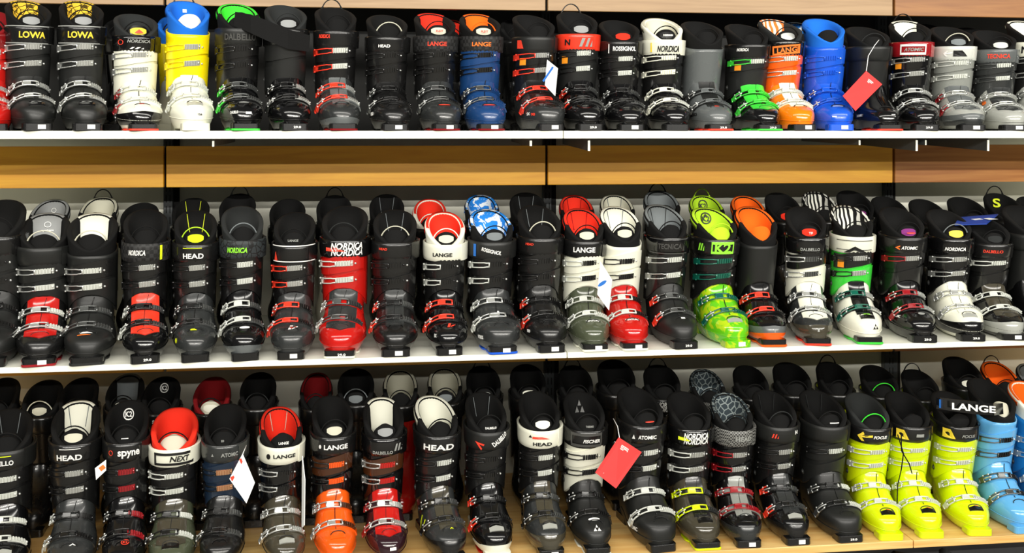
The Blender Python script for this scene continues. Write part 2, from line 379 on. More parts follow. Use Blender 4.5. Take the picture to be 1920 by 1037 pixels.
    # instep cover
    def profS(x, z, off):
        y = cr(CLOG[v], z)[0]; y2 = cr(CLOG[v], z+.004)[0]; T = Vector((0, y2-y, .004)).normalized(); N = Vector((0, -T.z, T.y))
        o = Vector((x, y, z))+N*.1; h = bv.ray_cast(o, -N); p = h[0] if h[0] is not None else Vector((x, y, z)); return p+N*off
    V, Fc = [], []; slab(V, Fc, profS, lsp(-.026, .022, 9), lsp(0, 1, 16), -.001, .0022, lambda x: .080, lambda x: .166); G['instep_cover'] = mesh('instep_cover', V, Fc)
    V, Fc = [], []; slab(V, Fc, profS, lsp(-.037, .036, 13), lsp(0, 1, 18), -.002, .0024, lambda x: .070+abs(x)*.25, lambda x: .166); G['instep_wide'] = mesh('instep_cover', V, Fc)
    V, Fc = [], []; slab(V, Fc, profS, lsp(-.021, .021, 11), lsp(0, 1, 6), -.001, .0030, lambda x: .0705+.3*abs(x)*0, lambda x: .0785-abs(x)*.12); G['toe_badge'] = mesh('toe_badge', V, Fc)
    V, Fc = [], []; tube(V, Fc, [profS(.020*math.cos(w), .0765+.0050*math.sin(w), .0022) for w in lsp(0, math.pi, 12)], .0012, 5); tube(V, Fc, [profS(-.004+.012*s*s, .085+.075*s, .0018) for s in lsp(0, 1, 16)], .0011, 5)
    G['lines'] = mesh('shell_seam', V, Fc)
    # cut lines along the sides of the shell
    V, Fc = [], []
    tube(V, Fc, [clog_pt(v, R(u), .030+.020*(abs(u)/115)**2, .0006) for u in lsp(-115, 115, 34)], .0012, 5)
    G['crease'] = mesh('shell_crease', V, Fc)
    V, Fc = [], []
    a = R(20); pts = None
    slab(V, Fc, lambda u, w, o: Vector((u, -.0040-o, w)), [-.002, .018], [.0045, .0165], -.001, .0012); G['label'] = mesh('size_label', V, Fc, False)
    V, Fc = [], []; slab(V, Fc, cuffS, lsp(R(-58), R(-38), 5), lsp(.206, .228, 3), .004, .0058); G['sticker'] = mesh('price_sticker', V, Fc)
    V, Fc = [], []
    for sg in (-1,):
        for r, h in ((.0085, .0012), (.005, .003)):
            c = cuffS(sg*R(84), .150, .0045); i = len(V)
            for k in range(12): V.append((c.x, c.y+r*math.cos(k*math.pi/6), c.z+r*math.sin(k*math.pi/6)))
            for k in range(12): V.append((c.x+sg*h, c.y+r*.85*math.cos(k*math.pi/6), c.z+r*.85*math.sin(k*math.pi/6)))
            for k in range(12): Fc.append((i+k, i+(k+1) % 12, i+12+(k+1) % 12, i+12+k))
            Fc.append(tuple(i+12+k for k in range(12)))
    for k_, zz_, uu_ in (('1', .236, 27), ('2', .190, 28)):
        V2, F2 = [], []; sph(V2, F2, cuffS(R(uu_), zz_, .006), .0030, 10, 6); G['rv'+k_] = mesh('rivet', V2, F2)
    G['pivot'] = mesh('ankle_pivot', V, Fc)
    GEO[v, row] = G
def sph(V, Fc, c, r, n=8, m=5):
    i = len(V)
    for a in range(1, m):
        for b in range(n):
            p = math.pi*a/m; q = 2*math.pi*b/n; V.append((c[0]+r*math.sin(p)*math.cos(q), c[1]+r*math.sin(p)*math.sin(q), c[2]+r*math.cos(p)))
    V.append((c[0], c[1], c[2]+r)); V.append((c[0], c[1], c[2]-r)); T = len(V)-2
    for a in range(m-2):
        for b in range(n): p = i+a*n+b; q = i+a*n+(b+1) % n; Fc.append((p, p+n, q+n, q))
    for b in range(n): Fc.append((T, i+b, i+(b+1) % n)); Fc.append((T+1, i+(m-2)*n+(b+1) % n, i+(m-2)*n+b))
for q_ in (1, 2, 3): build_geo('a', q_); build_geo('b', q_)

# ------------------------------------------------------------ lettering
TXT = {}
def text_mesh(s, shear=.0, bold=.028):
    key = (s, shear, bold)
    if key in TXT: return TXT[key]
    cu = bpy.data.curves.new('lettering_source', 'FONT'); cu.body = s; cu.size = 1; cu.extrude = .02; cu.shear = shear; cu.offset = bold; cu.resolution_u = 3; cu.space_line = .72
    o = bpy.data.objects.new('lettering_source', cu); C.objects.link(o); bpy.context.view_layer.update()
    me = bpy.data.meshes.new_from_object(o.evaluated_get(bpy.context.evaluated_depsgraph_get()))
    V = [v.co.copy() for v in me.vertices]; Fc = [tuple(p.vertices) for p in me.polygons]
    bpy.data.objects.remove(o); bpy.data.meshes.remove(me); bpy.data.curves.remove(cu)
    x0 = min(p.x for p in V); x1 = max(p.x for p in V); y0 = min(p.y for p in V); y1 = max(p.y for p in V)
    V = [Vector(((p.x-x0)/(x1-x0)-.5, (p.y-y0)/(y1-y0)-.5, p.z)) for p in V]
    TXT[key] = (V, Fc); return TXT[key]
SHAPES = {
 'tri': ([(-.5, -.5), (.5, -.5), (0, .5)], ), 'chev': ([(-.5, -.5), (0, .5), (.5, -.5), (.22, -.5), (0, 0), (-.22, -.5)],),
 'bars': ([(-.5, -.5), (-.3, -.5), (-.1, .5), (-.3, .5)], [(-.1, -.5), (.1, -.5), (.3, .5), (.1, .5)], [(.3, -.5), (.5, -.5), (.5, .2)]),
 'fish': ([(-.16, .04), (.16, .04), (0, .5)], [(-.5, -.5), (-.04, -.5), (-.26, 0)], [(.04, -.5), (.5, -.5), (.26, 0)]),
 'oval': ([(.5*math.cos(k*math.pi/8), .5*math.sin(k*math.pi/8)) for k in range(16)],), 'dia': ([(-.5, .1), (-.3, .5), (.3, .5), (.5, .1), (0, -.5)],),
 'sq': ([(-.5, -.5), (.5, -.5), (.5, .5), (-.5, .5)],), 'wedge': ([(-.5, -.5), (.5, -.5), (.1, .5), (-.5, .5)],),
 'ell': ([(-.5, -.5), (-.2, -.5), (0, .5), (-.3, .5)], [(-.1, -.5), (.5, .1), (.5, .35), (-.02, -.15)]),
 'arrow': ([(-.5, 0), (-.1, .5), (-.02, .25), (-.2, .05), (.5, .25), (.5, 0), (-.2, -.1), (0, -.5), (-.2, -.5)],),
 'frame': ([(-.5, -.5), (.5, -.5), (.5, -.3), (-.5, -.3)], [(-.5, .3), (.5, .3), (.5, .5), (-.5, .5)], [(-.5, -.3), (-.44, -.3), (-.44, .3), (-.5, .3)], [(.44, -.3), (.5, -.3), (.5, .3), (.44, .3)]),
 'rim': ([(-.5, .44), (.5, .44), (.5, .5), (-.5, .5)], [(-.5, -.5), (.5, -.5), (.5, -.44), (-.5, -.44)]),
 'ring': tuple([(.5*math.cos(a)*q, .5*math.sin(a)*q) for a, q in ((k*math.pi/8, 1), ((k+1)*math.pi/8, 1), ((k+1)*math.pi/8, .8), (k*math.pi/8, .8))] for k in range(16))}
def shape_mesh(s, w, h):
    V, Fc = [], []
    for poly in SHAPES[s]:
        # subdivide long edges so the patch can follow curvature
        pts = []
        for k in range(len(poly)):
            a = Vector(poly[k]); b = Vector(poly[(k+1) % len(poly)]); n = max(1, int(math.hypot((b-a).x*w, (b-a).y*h)/.008))
            pts += [a+(b-a)*j/n for j in range(n)]
        i = len(V); n = len(pts)
        if s in ('rim', 'frame') :
            xs = [p[0] for p in poly]; ys = [p[1] for p in poly]; m = max(1, int((max(xs)-min(xs))*w/.006))
            for k in range(m+1):
                x = min(xs)+(max(xs)-min(xs))*k/m; V += [Vector((x, min(ys), .02)), Vector((x, max(ys), .02))]
            for k in range(m): Fc.append((i+2*k, i+2*k+2, i+2*k+3, i+2*k+1))
            continue
        V += [Vector((p.x, p.y, .02)) for p in pts]+[Vector((p.x, p.y, -.02)) for p in pts]
        Fc.append(tuple(i+k for k in range(n))); 
        for k in range(n): a = i+k; b = i+(k+1) % n; Fc.append((a, a+n, b+n, b))
    return V, Fc
LC = {}
def on_strap(DZ, src, w, h, th=0, z=.2745, off=.0080, rot=0):
    z = z+DZ; key = ('s', src, w, h, th, z, off, rot)
    if key in LC: return LC[key]
    if src[0] == '#': V, Fc = shape_mesh(src[1:], w, h)
    else: V, Fc = text_mesh(src.rstrip('/'), .25 if src.endswith('/') else 0)
    out = []; cr_, sr_ = math.cos(R(rot)), math.sin(R(rot))
    for p in V:
        x = p.x*w; y = p.y*h; x, y = x*cr_-y*sr_, x*sr_+y*cr_
        u = R(th)+x/.072; out.append(cuffS(u, z+y+.004*(1-math.cos(u)), off+p.z*.02))
    LC[key] = mesh('lettering', out, Fc, False); return LC[key]
def on_clog(v, src, w, h, P, D, rot=0, off=.0015):
    """lettering or emblem laid on the lower shell at P, seen along D (direction towards the viewer)"""
    key = ('c', v, src, w, h, P, D, rot)
    if key in LC: return LC[key]
    if src[0] == '#': V, Fc = shape_mesh(src[1:], w, h)
    else: V, Fc = text_mesh(src.rstrip('/'), .25 if src.endswith('/') else 0)
    D = Vector(D).normalized(); Xa = Vector((0, 0, 1)).cross(D).normalized(); Ya = D.cross(Xa); out = []; P = Vector(P)
    cr_, sr_ = math.cos(R(rot)), math.sin(R(rot)); last = P
    for p in V:
        x = p.x*w; y = p.y*h; x, y = x*cr_-y*sr_, x*sr_+y*cr_
        o = P+Xa*x+Ya*y+D*.15; hh = BV[v].ray_cast(o, -D)
        q = hh[0] if hh[0] is not None else last
        last = q; out.append(q+D*(off+p.z*.02))
    LC[key] = mesh('lettering', out, Fc, False); return LC[key]
def on_pad(src, w, h, z=.345):
    key = ('p', src, w, h, z)
    if key in LC: return LC[key]
    if src[0] == '#': V, Fc = shape_mesh(src[1:], w, h)
    else: V, Fc = text_mesh(src.rstrip('/'), 0)
    out = []
    for p in V:
        u = math.pi-p.x*w/.045; out.append(cuffS(u, z+p.y*h, -.0225-p.z*.02))
    LC[key] = mesh('lettering', out, [f[::-1] for f in Fc], False); return LC[key]

# ------------------------------------------------------------ one boot
SHELF = {1: 1.50, 2: .880, 3: .307}
TOP = .382
def boot(row, tx, px, py, label, group=None, rear=False, y0=None, w=1.0, v='a', sh='black', cu=None, so='black', pl=None, st='black', txt=(), li='fblack', pad=None, padw=None,
         tg=None, tgt=None, to='fblack', lp='fblack', hd=None, bk='dmetal', hg=None, bu='dmetal', ld='metal', ll='metal', ins=None, insw=None, cap=None, rand=None, tb=None, lab=True, stick=False,
         nb=4, dec=(), seam=None, ptx=(), fl=True, up=None):
    G = GEO[v, row]; z0 = SHELF[row]; DZ = {1: -.006, 2: .001, 3: .012}[row]
    if y0 is None: y0 = .330 if rear else -.004
    A = at(tx, 500, y0) if not rear else None
    yt = y0+.272
    B = at(px, py, yt)
    if rear:
        A = at(tx if tx is not None else px, py, yt); psi = math.atan2(A.x-B.x, .27) if tx is not None else -math.atan2(B.x, B.y+DIST)*.35
        X = B.x + .27*math.sin(psi) ; 
    else:
        psi = math.asin(max(-.5, min(.5, (A.x-B.x)/.272))); X = A.x
    s = (B.z-z0)/TOP; s = max(.82, min(1.14, s))
    w *= .94 if rear else .98
    root = bpy.data.objects.new('ski_boot', None); C.objects.link(root); root.empty_display_size = .05
    root.location = (X, y0, z0); root.rotation_euler = (0, 0, psi); root.scale = (w, 1, s)
    tag(root, label, 'ski boot', group)
    cu = cu or sh; bu_ = bu
    P = lambda n, k, m, par=root: put(n, G[k], m, par)
    P('sole', 'sole', so)
    if pl: P('sole_plate', 'sole_plate', pl)
    S = P('lower_shell', 'lower_shell', sh)
    Cf = P('cuff', 'cuff', cu)
    if fl: P('cuff_flap', 'cuff_flap', up or cu, Cf); P('cuff_flap', 'cuff_flap2', cu, Cf)
    L = P('liner', 'liner', li)
    if padw: P('spoiler_pad', 'padw', padw, L)
    if pad: P('spoiler_pad', 'pad', pad, L)
    if seam: P('stitching', 'seam-1', seam, L); P('stitching', 'seam1', seam, L)
    for t, tw, thh, m, zz in ptx: put('lettering', on_pad(t, tw, thh, zz), m, L)
    T = P('tongue', 'tongue', to)
    if tg: P('tongue_badge', 'badge', tg, T)
    if tgt: put('lettering', on_strap(DZ*.7, tgt[0], tgt[1], tgt[2], 0, .3135, -.0075), tgt[3], T)
    if lp: P('pull_loop', 'loop', lp, T)
    if hd: P('rear_handle', 'handle', hd, L)
    if st:
        Sp = P('power_strap', 'power_strap', st); turn = round(math.degrees(math.atan2(X, DIST)+psi)*.85, 1)   # the print sits where the wearer-side overlap was turned to the front
        for t in txt:
            put('lettering', on_strap(DZ, t[0], t[1]*(1 if t[0][0] == '#' else 1.1), t[2]*(1 if t[0][0] == '#' else 1.12), (t[4] if len(t) > 4 else 0)-turn, *(t[5:] if len(t) > 5 else ())), t[3], Sp)
    if insw: P('instep_cover', 'instep_wide', insw)
    if ins: P('instep_cover', 'instep_cover', ins)
    if not rear: P('ankle_pivot', 'pivot', 'dmetal', Cf)
    if cap: P('toe_cap', 'toe_cap', cap, S)
    if rand: P('toe_rand', 'toe_rand', rand, S)
    if rear: return root
    P('shell_seam', 'lines', 'ink_k', S); P('shell_crease', 'crease', sh, S)
    if tb: P('toe_badge', 'toe_badge', tb, S)
    if nb >= 3: P('buckle', 'cb1', bu); P('buckle_ladder', 'cl1', ld); P('rivet', 'rv1', 'metal', Cf)
    if nb >= 4: P('buckle', 'cb2', bu); P('buckle_ladder', 'cl2', ld); P('rivet', 'rv2', 'metal', Cf)
    if nb >= 1:
        for k in ('1', '2'):
            P('instep_strap', 'is'+k, sh if not ins else ins); P('buckle', 'ib'+k, bk); P('buckle_hinge', 'ih'+k, hg or bk); P('buckle_ladder', 'il'+k, ll); P('rivets', 'ir'+k, 'metal')
    if lab == 'n': put('size_print', on_clog_flat('29.0'), 'ink_w', root)
    elif lab: 
        lb = P('size_label', 'label', 'paper')
    if stick: P('price_sticker', 'sticker', 'sticker')
    for d in dec: put('lettering', on_clog(v, *d[:5], *(d[6:] if len(d) > 6 else ())), d[5], S)
    return root
def on_clog_flat(s):
    if ('f', s) in LC: return LC[('f', s)]
    V, Fc = text_mesh(s); LC[('f', s)] = mesh('lettering', [Vector((p.x*.020+.006, -.0042-p.z*.02, .0100+p.y*.0065)) for p in V], Fc, False); return LC[('f', s)]

def strap_end(root, top, bot, ys, m):
    """loose end of a strap: edge pixels top[i], bot[i] at depth ys[i], as a part of the boot"""
    bpy.context.view_layer.update(); inv = root.matrix_world.inverted(); V, Fc = [], []
    A = [at(x, y, d) for (x, y), d in zip(top, ys)]; Bm = [at(x, y, d) for (x, y), d in zip(bot, ys)]; n = len(A)
    for off in (-.0014, .0014):
        for p, q in zip(A, Bm): V += [inv @ (p+Vector((0, off, 0))), inv @ (q+Vector((0, off, 0)))]
    for k in range(n-1):
        a = 2*k; Fc += [(a, a+1, a+3, a+2), (a+2*n+2, a+2*n+3, a+2*n+1, a+2*n), (a, a+2, a+2+2*n, a+2*n), (a+1, a+1+2*n, a+3+2*n, a+3)]
    Fc += [(0, 2*n, 2*n+1, 1), (2*n-2, 2*n-1, 4*n-1, 4*n-2)]
    return put('strap_end', mesh('strap_end', V, Fc, False), m, root)

def print_px(root, src, cx, cy, wpx, hpx, slope, d, m, par):
    """lettering on a loose strap, centred where the pixel meets depth d"""
    bpy.context.view_layer.update(); inv = root.matrix_world.inverted(); V, Fc = text_mesh(src)
    put('lettering', mesh('lettering', [inv @ (at(cx+p.x*wpx, cy-p.y*hpx+p.x*slope, d+p.x*.03)+Vector((0, -p.z*.02, 0))) for p in V], Fc, False), m, par)
# ------------------------------------------------------------ the shelving wall
def struct(name, V, Fc, m, smooth=False):
    o = put(name, mesh(name, V, Fc, smooth), m); tag(o, kind='structure'); return o
def simple(name, boxes, m, parent=None, b=0.0):
    V, Fc = [], []
    for q in boxes: box(V, Fc, *q, b)
    return put(name, mesh(name, V, Fc, False), m, parent)
YW = .74; YF = .41
XL, XR = -3.2, 4.2
def seam_x(px, y): return at(px, 500, y).x
def zat(px, py, y): return at(px, py, y).z
V, Fc = [], []; box(V, Fc, XL, XR, YW, YW+.1, 0, 1.49); struct('wall_back', V, Fc, 'wall_white')
V, Fc = [], []; box(V, Fc, XL, XR, YW, YW+.1, 1.49, 3.2); struct('wall_back', V, Fc, 'wall_dark')
V, Fc = [], []; box(V, Fc, XL, XR, -7, YW, -.1, 0); struct('floor', V, Fc, 'carpet')
sx = [XL, seam_x(309, YF), seam_x(1025, YF), seam_x(1676, YF), XR]
zf = [(zat(960, 19, YF), 2.12), (zat(960, 347, YF), zat(960, 273, YF)), (zat(960, 679, YF), SHELF[2]-.02-.012)]
names = ['top', 'middle', 'lower']
woods = [['oak_beige', 'oak_beige', 'oak_beige', 'oak_tan'], ['oak_honey', 'oak_honey', 'oak_honey', 'oak_brown'], ['oak_honey', 'oak_honey', 'oak_honey', 'oak_brown']]
where = ['at the left end', 'second from left', 'third from left', 'at the right end']
rown = ['above the top shelf of boots', 'below the top shelf of boots', 'below the middle shelf of boots']
tone = {'oak_beige': 'pale beige oak', 'oak_honey': 'honey yellow oak', 'oak_brown': 'reddish brown oak', 'oak_tan': 'tan brown oak'}
for r, (za, zb_) in enumerate(zf):
    for k in range(4):
        g = .004
        o = simple('fascia_panel', [(sx[k]+g, sx[k+1]-g, YF, YF+.022, za, zb_)], woods[r][k], b=.0015)
        tag(o, f'{tone[woods[r][k]]} fascia board {rown[r]}, {where[k]}', 'panel', 'oak fascia boards between the shelves')
    s = simple('backing_rail', [(XL, XR, YF+.030, YF+.045, za+.006, zb_-.006)], 'gap'); tag(s, f'black backing rail behind the oak boards {rown[r]}', 'rail')
# shelves
def shelf_seams(row): return {1: 1056, 2: 1063, 3: 1709}[row]
ss = [(1, .022, [XL, seam_x(1056, 0), XR]), (2, .016, [XL, seam_x(1063, 0), XR]), (3, .022, [XL, seam_x(1035, 0), seam_x(1709, 0), XR])]
snm = {1: 'top', 2: 'middle', 3: 'bottom'}
for row, th, xs in ss:
    for k in range(len(xs)-1):
        z = SHELF[row]
        m = 'oak_floorboard' if row == 3 else 'shelf_white'
        o = simple('shelf_board', [(xs[k]+.0012, xs[k+1]-.0012, -.004 if row < 3 else -.012, YF-.004 if row < 3 else YW-.004, z-th, z-.0005)], m, b=.0012)
        side = ['left', 'right'][k] if len(xs) == 3 else ['left', 'middle', 'right'][k]
        tag(o, f"{'light oak' if row == 3 else 'white'} {snm[row]} shelf board carrying ski boots, {side} length", 'shelf', 'shelf boards')
        if row < 3:
            o2 = simple('rear_board', [(xs[k]+.0012, xs[k+1]-.0012, YF-.003, YW-.03, z-th, z-.0005)], m, o)
# slotted uprights
def upright(pxc, row, w, bbox, label, extra=True):
    x = seam_x(pxc, YW); za, zb_ = bbox
    t = bpy.data.objects.new('shelf_upright', None); C.objects.link(t); t.location = (x, YW, za)
    tag(t, label, 'upright', 'slotted metal uprights on the back wall')
    simple('post', [(-w/2, w/2, -.028, 0, 0, zb_-za)], 'rail', t, .002)
    hs = []
    z = .02
    while z < zb_-za-.03:
        for dx in (-.007, .005): hs.append((dx, dx+.003, -.0285, -.0275, z, z+.024))
        z += .036
    simple('slot', hs, 'gap', t)
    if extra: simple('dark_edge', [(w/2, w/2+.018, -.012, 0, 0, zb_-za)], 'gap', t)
for pxc, side in ((318, 'left'), (1024, 'middle'), (1660, 'right')):
    upright(pxc, 2, .030, (SHELF[2]+.001, SHELF[1]-.023), f'slotted grey metal upright behind the middle shelf boots, {side} one')
upright(1022, 1, .026, (SHELF[1]+.001, 2.3), 'slotted grey metal upright behind the top shelf boots, middle one')
upright(1648, 1, .034, (SHELF[1]+.001, 2.3), 'slotted grey metal upright behind the top shelf boots, right one')
upright(1028, 3, .034, (SHELF[3]+.001, SHELF[2]-.017), 'slotted dark upright behind the bottom shelf boots, middle one')
upright(1664, 3, .050, (SHELF[3]+.001, SHELF[2]-.017), 'slotted dark upright behind the bottom shelf boots, right one')
# shelf brackets under the top shelf, with their pale end pins
for i, (px, y1, w, pl) in enumerate([(400, 275, .006, 'second bay'), (995, 274, .007, 'left of the middle joint'), (1104, 283, .007, 'right of the middle joint'), (1611, 272, .005, 'below the blue boot'), (1718, 283, .006, 'below the glossy black boot'), (1735, 272, .004, 'further right of the joint'), (1852, 283, .006, 'near the right end')]):
    a = at(px, y1, .02); t = bpy.data.objects.new('shelf_bracket', None); C.objects.link(t); t.location = (a.x, .02, SHELF[1]-.022)
    tag(t, f'pale tipped bracket hanging under the top shelf, {pl}', 'bracket', 'brackets under the top shelf')
    d = a.z-(SHELF[1]-.022)
    V, Fc = [], []; V += [(-.0015, 0, -.001), (-.0015, .42, -.001), (-.0015, .42, d*.6), (-.0015, 0, d), (.0015, 0, -.001), (.0015, .42, -.001), (.0015, .42, d*.6), (.0015, 0, d)]
    Fc += [(0, 1, 2, 3), (7, 6, 5, 4), (0, 3, 7, 4), (3, 2, 6, 7), (1, 5, 6, 2), (0, 4, 5, 1)]
    put('arm', mesh('arm', V, Fc, False), 'rail', t)
    simple('tip', [(-w/2, w/2, -.004, 0, d, -.006)], 'shelf_white', t, .0008)
# plinth and dark goods below the bottom shelf
o = simple('plinth', [(XL, XR, .10, YW-.01, .001, .283)], 'plinth'); tag(o, 'dark grey plinth below the bottom oak shelf', 'plinth')
for k, px in enumerate((1660, 1790, 1880)):
    p = at(px, 1030, -.02); V, Fc = [], []
    tube(V, Fc, [(p.x-.16+.04*j, .02+.01*math.sin(j), .235-.010*j+.02*math.sin(j*1.3+k)) for j in range(9)], .022, 8, .6)
    o = put('ski_bag', mesh('ski_bag', V, Fc), 'fchar' if k != 1 else 'black'); tag(o, ['dark grey bag strap under the bottom shelf below the lime boots', 'black bag strap under the bottom shelf between the two others', 'dark grey bag strap under the bottom shelf near the right edge'][k], 'bag strap', 'straps under the bottom shelf')

# ------------------------------------------------------------ the boots
TT = ((0, .034, .085), (0, -.65, .75)); TF = ((0, .0, .045), (0, -1, .12)); SL = ((-.05, .10, .050), (-1, -.75, .2))
def T(src, w, h, m, dx=0, dy=0, rot=0): return (src, w, h, (dx, .034+dy, .085), (0, -.65, .75), m, rot)
def Fr(src, w, h, m, dx=0, dz=0, rot=0): return (src, w, h, (dx, 0, .045+dz), (dx*6, -1, .12), m, rot)
def Sd(src, w, h, m, dy=0, dz=0, rot=0): return (src, w, h, (-.05, .10+dy, .05+dz), (-1, -.75, .2), m, rot)
B = boot
# ---- top shelf
B(1, -14, -18, 20, 'red ski boot with dark red liner, cut by the left edge of the top shelf', sh='red', li='fdred', st='dred', lab=False, bu='dred')
g = 'matte black boots with yellow patterned pads'
for tx, px, e in ((72, 50, 'leftmost of the two'), (165, 150, 'right one of the two')):
    B(1, tx, px, 4, f'matte black boot with yellow patterned spoiler, {e}, top shelf', g, sh='matte', cu='matte', pad='pyel', tg='fsmoke', ld='metal', bu='metal', bk='metal', w=.99,
      txt=(('LOWA', .062, .016, 'ink_y', 6 if tx < 100 else -4), ('#rim', .17, .050, 'ink_s', 0, .2745, .0070)), tb='gloss', dec=(T('#oval', .012, .004, 'metal', -.006), T('#oval', .012, .004, 'metal', .008)))
B(1, 270, 250, 27, 'white boot with glossy black toe and red sole plate, on the top shelf', sh='white', cap='gloss', pl='bred', st='gloss', li='fchar', tg='ink_y', to='black', tgt=('#tri', .03, .012, 'ink_r'), bu='metal', bk='pale', hg='wine', ll='pale', lab=False,
  txt=(('NORDICA/', .055, .009, 'ink_s', 4, .283), ('#ring', .02, .016, 'ink_r', -38, .279), ('#bars', .035, .006, 'ink_w', 0, .262)), dec=(T('#oval', .034, .009, 'ink_w', 0, .006), T('#wedge', .014, .006, 'ink_r', 0, .006)), tb='white')
B(1, 368, 346, 4, 'boot with yellow cuff, white shell and bright blue liner', sh='white', cu='yellow', li='fblue', so='white', st=None, to='white', padw='fblue', lp=None, hd='black', ld='metal', bu='yellow', bk='pale', ll='pale', lab=False, ins='white',
  tb='silv', dec=(Fr('126', .012, .006, 'ink_d', .01),), ptx=(('#sq', .010, .010, 'ink_w', .352),))
B(1, 461, 440, 9, 'black boot with bright green spoiler and green sole plate, top shelf', sh='gloss', cu='black', padw='fgreen', pl='green', bu='black', ld='black', bk='dmetal', ll='dmetal', st='matte', txt=(('DALBELLO', .085, .017, 'ink_d', 4),), dec=(Fr('#sq', .016, .007, 'ink_w', .008, .005), Fr('DALBELLO', .022, .008, 'ink_w', -.032, .008), T('#oval', .028, .007, 'ink_s')), lab=False, hg='green')
bb = B(1, 553, 528, 10, 'black boot with broad plain black strap and white emblem on its side, top shelf', sh='gloss', cu='matte', li='fchar', tg='fsmoke', ll='metal', bk='black', ld='pale', bu='black', nb=2, dec=(Sd('N', .026, .022, 'ink_w', .02, .03),), lab='n', lp='fchar')
strap_end(bb, [(441, 22), (470, 27), (500, 38), (540, 55), (580, 66)], [(438, 49), (470, 62), (500, 76), (540, 92), (580, 97)], [.10, .075, .07, .08, .11], 'fblack')
B(1, 645, 622, 14, 'black and grey boot with red buckles and tall webbing loop, top shelf', sh='char', cu='black', li='fblack', hd='fchar', bk='bred', hg='bred', bu='bred', ld='pale', ins='grey', ll='metal', pl='dred', txt=(('NORDICA/', .036, .010, 'ink_r', -30, .282),), rand='grey', tgt=None, lab=False)
B(1, 742, 718, 28, 'all black boot with small white lettering and thin white loop piping, top shelf', sh='black', cu='black', lp='fcream', bk='black', bu='black', ld='black', ll='black', hg='dmetal', txt=(('HEAD', .032, .008, 'ink_w', -8, .270),), dec=(Sd('HEAD', .022, .010, 'ink_w', -.02),))
B(1, 838, 805, 26, 'dark boot with red lettered checkered strap and red oval on toe, top shelf', sh='char', cu='black', st='pcheck', pad='fred', tg='fcream', tgt=('RST', .024, .007, 'ink_r'), bu='black', ld='black', bk='dmetal', ll='black', pl='dred', txt=(('LANGE', .050, .012, 'ink_r', 2),), dec=(T('#oval', .034, .006, 'ink_r', 0, -.004),))
B(1, 922, 890, 27, 'navy blue boot with orange lettered checkered strap, top shelf', sh='navy', st='pcheck', pad='forange', tg='fcream', tgt=('RST', .024, .007, 'ink_r'), lp='forange', bu='black', ld='black', bk='dmetal', ll='navy', pl='dred', txt=(('LANGE', .050, .012, 'ink_o', 0),), dec=(T('#oval', .034, .006, 'ink_r', 0, -.004),))
B(1, 1035, 985, 28, 'charcoal boot with red buckle frames and two tone number on the side, top shelf', v='b', sh='char', cu='black', bu='bred', bk='bred', hg='bred', ll='black', ld='metal', stick=True, st='matte', txt=(('#wedge', .026, .026, 'ink_r', -42, .275),), dec=(Sd('SX', .016, .009, 'ink_w', -.045, .0), Sd('90', .016, .009, 'ink_r', -.072, .0), T('#ell', .014, .009, 'ink_r', .012)), insw='black')
B(1, 1108, 1070, 22, 'glossy black boot with red printed strap and orange price sticker, top shelf', sh='gloss', cu='matte', hd='black', tg='fsmoke', bk='black', hg='bred', bu='black', ld='pale', ll='dmetal', stick=True, st='bred', txt=(('N', .018, .016, 'ink_k', -28), ('#bars', .038, .026, 'ink_s', 18)), lab='n', dec=(Sd('#wedge', .02, .002, 'ink_w', -.01),))
B(1, 1185, 1150, 38, 'black boot with red tongue badge and bold white lettering on strap, top shelf', sh='gloss', cu='black', tg='fred', ld='pale', bk='black', ll='dmetal', bu='black', hg='dmetal', lp=None, txt=(('ROSSIGNOL', .064, .013, 'ink_w', 10), ('#sq', .003, .030, 'ink_w', -30)), dec=(Sd('#sq', .010, .010, 'ink_w', .01, .03),))
B(1, 1270, 1228, 35, 'black boot with cream liner, white buckles and white lettered strap, top shelf', sh='gloss', cu='black', li='fwhite', padw='fcream', st='white', tg='black', tgt=('DOBERMANN', .034, .006, 'ink_w'), bu='white', ld='white', bk='white', ll='pale', hg='white', lab=False, txt=(('NORDICA/', .062, .018, 'ink_k', 12, .270), ('#wedge', .006, .03, 'ink_y', -32)))
B(1, 1352, 1300, 40, 'smooth grey rental boot without upper buckles, red sole plate, top shelf', sh='grey', cu='grey', st=None, nb=1, bk='grey', hg='dmetal', ll='grey', pl='bred', lab='n', fl=False, hd=None, dec=(Sd('NORDICA', .045, .011, 'ink_k', -.01), T('#wedge', .014, .004, 'ink_r')), ins='matte', li='fblack')
B(1, 1445, 1380, 45, 'black boot with bright green buckles and green sole plate, top shelf', sh='gloss', cu='matte', pl='green', bk='green', hg='green', bu='green', ld='pale', insw='green', nb=3, stick=True, txt=(('NORDICA/', .036, .009, 'ink_w', -18, .280),), lab='n', dec=(Sd('NORDICA', .030, .012, 'ink_w', .01),), ll='green')
B(1, 1510, 1442, 37, 'translucent orange boot with orange flame liner and white instep, top shelf', sh='amber', cu='orange', pad='porange', ins='white', bk='pale', ll='pale', bu='metal', ld='pale', st='gloss', txt=(('LANGE', .066, .015, 'ink_o', 14, .270, .0080, 6), ('#frame', .088, .030, 'ink_o', 8, .270, .0079, 6)), li='fchar', tg='metal')
B(1, 1578, 1528, 36, 'all royal blue boot with blue buckles, top shelf', sh='blue', so='blue', li='fblue', padw='fblue', st=None, bu='blue', ld='blue', bk='blue', hg='blue', ll='blue', dec=(T('#sq', .03, .003, 'ink_w', 0, -.004), Fr('#sq', .012, .003, 'ink_w', -.02)), lp=None)
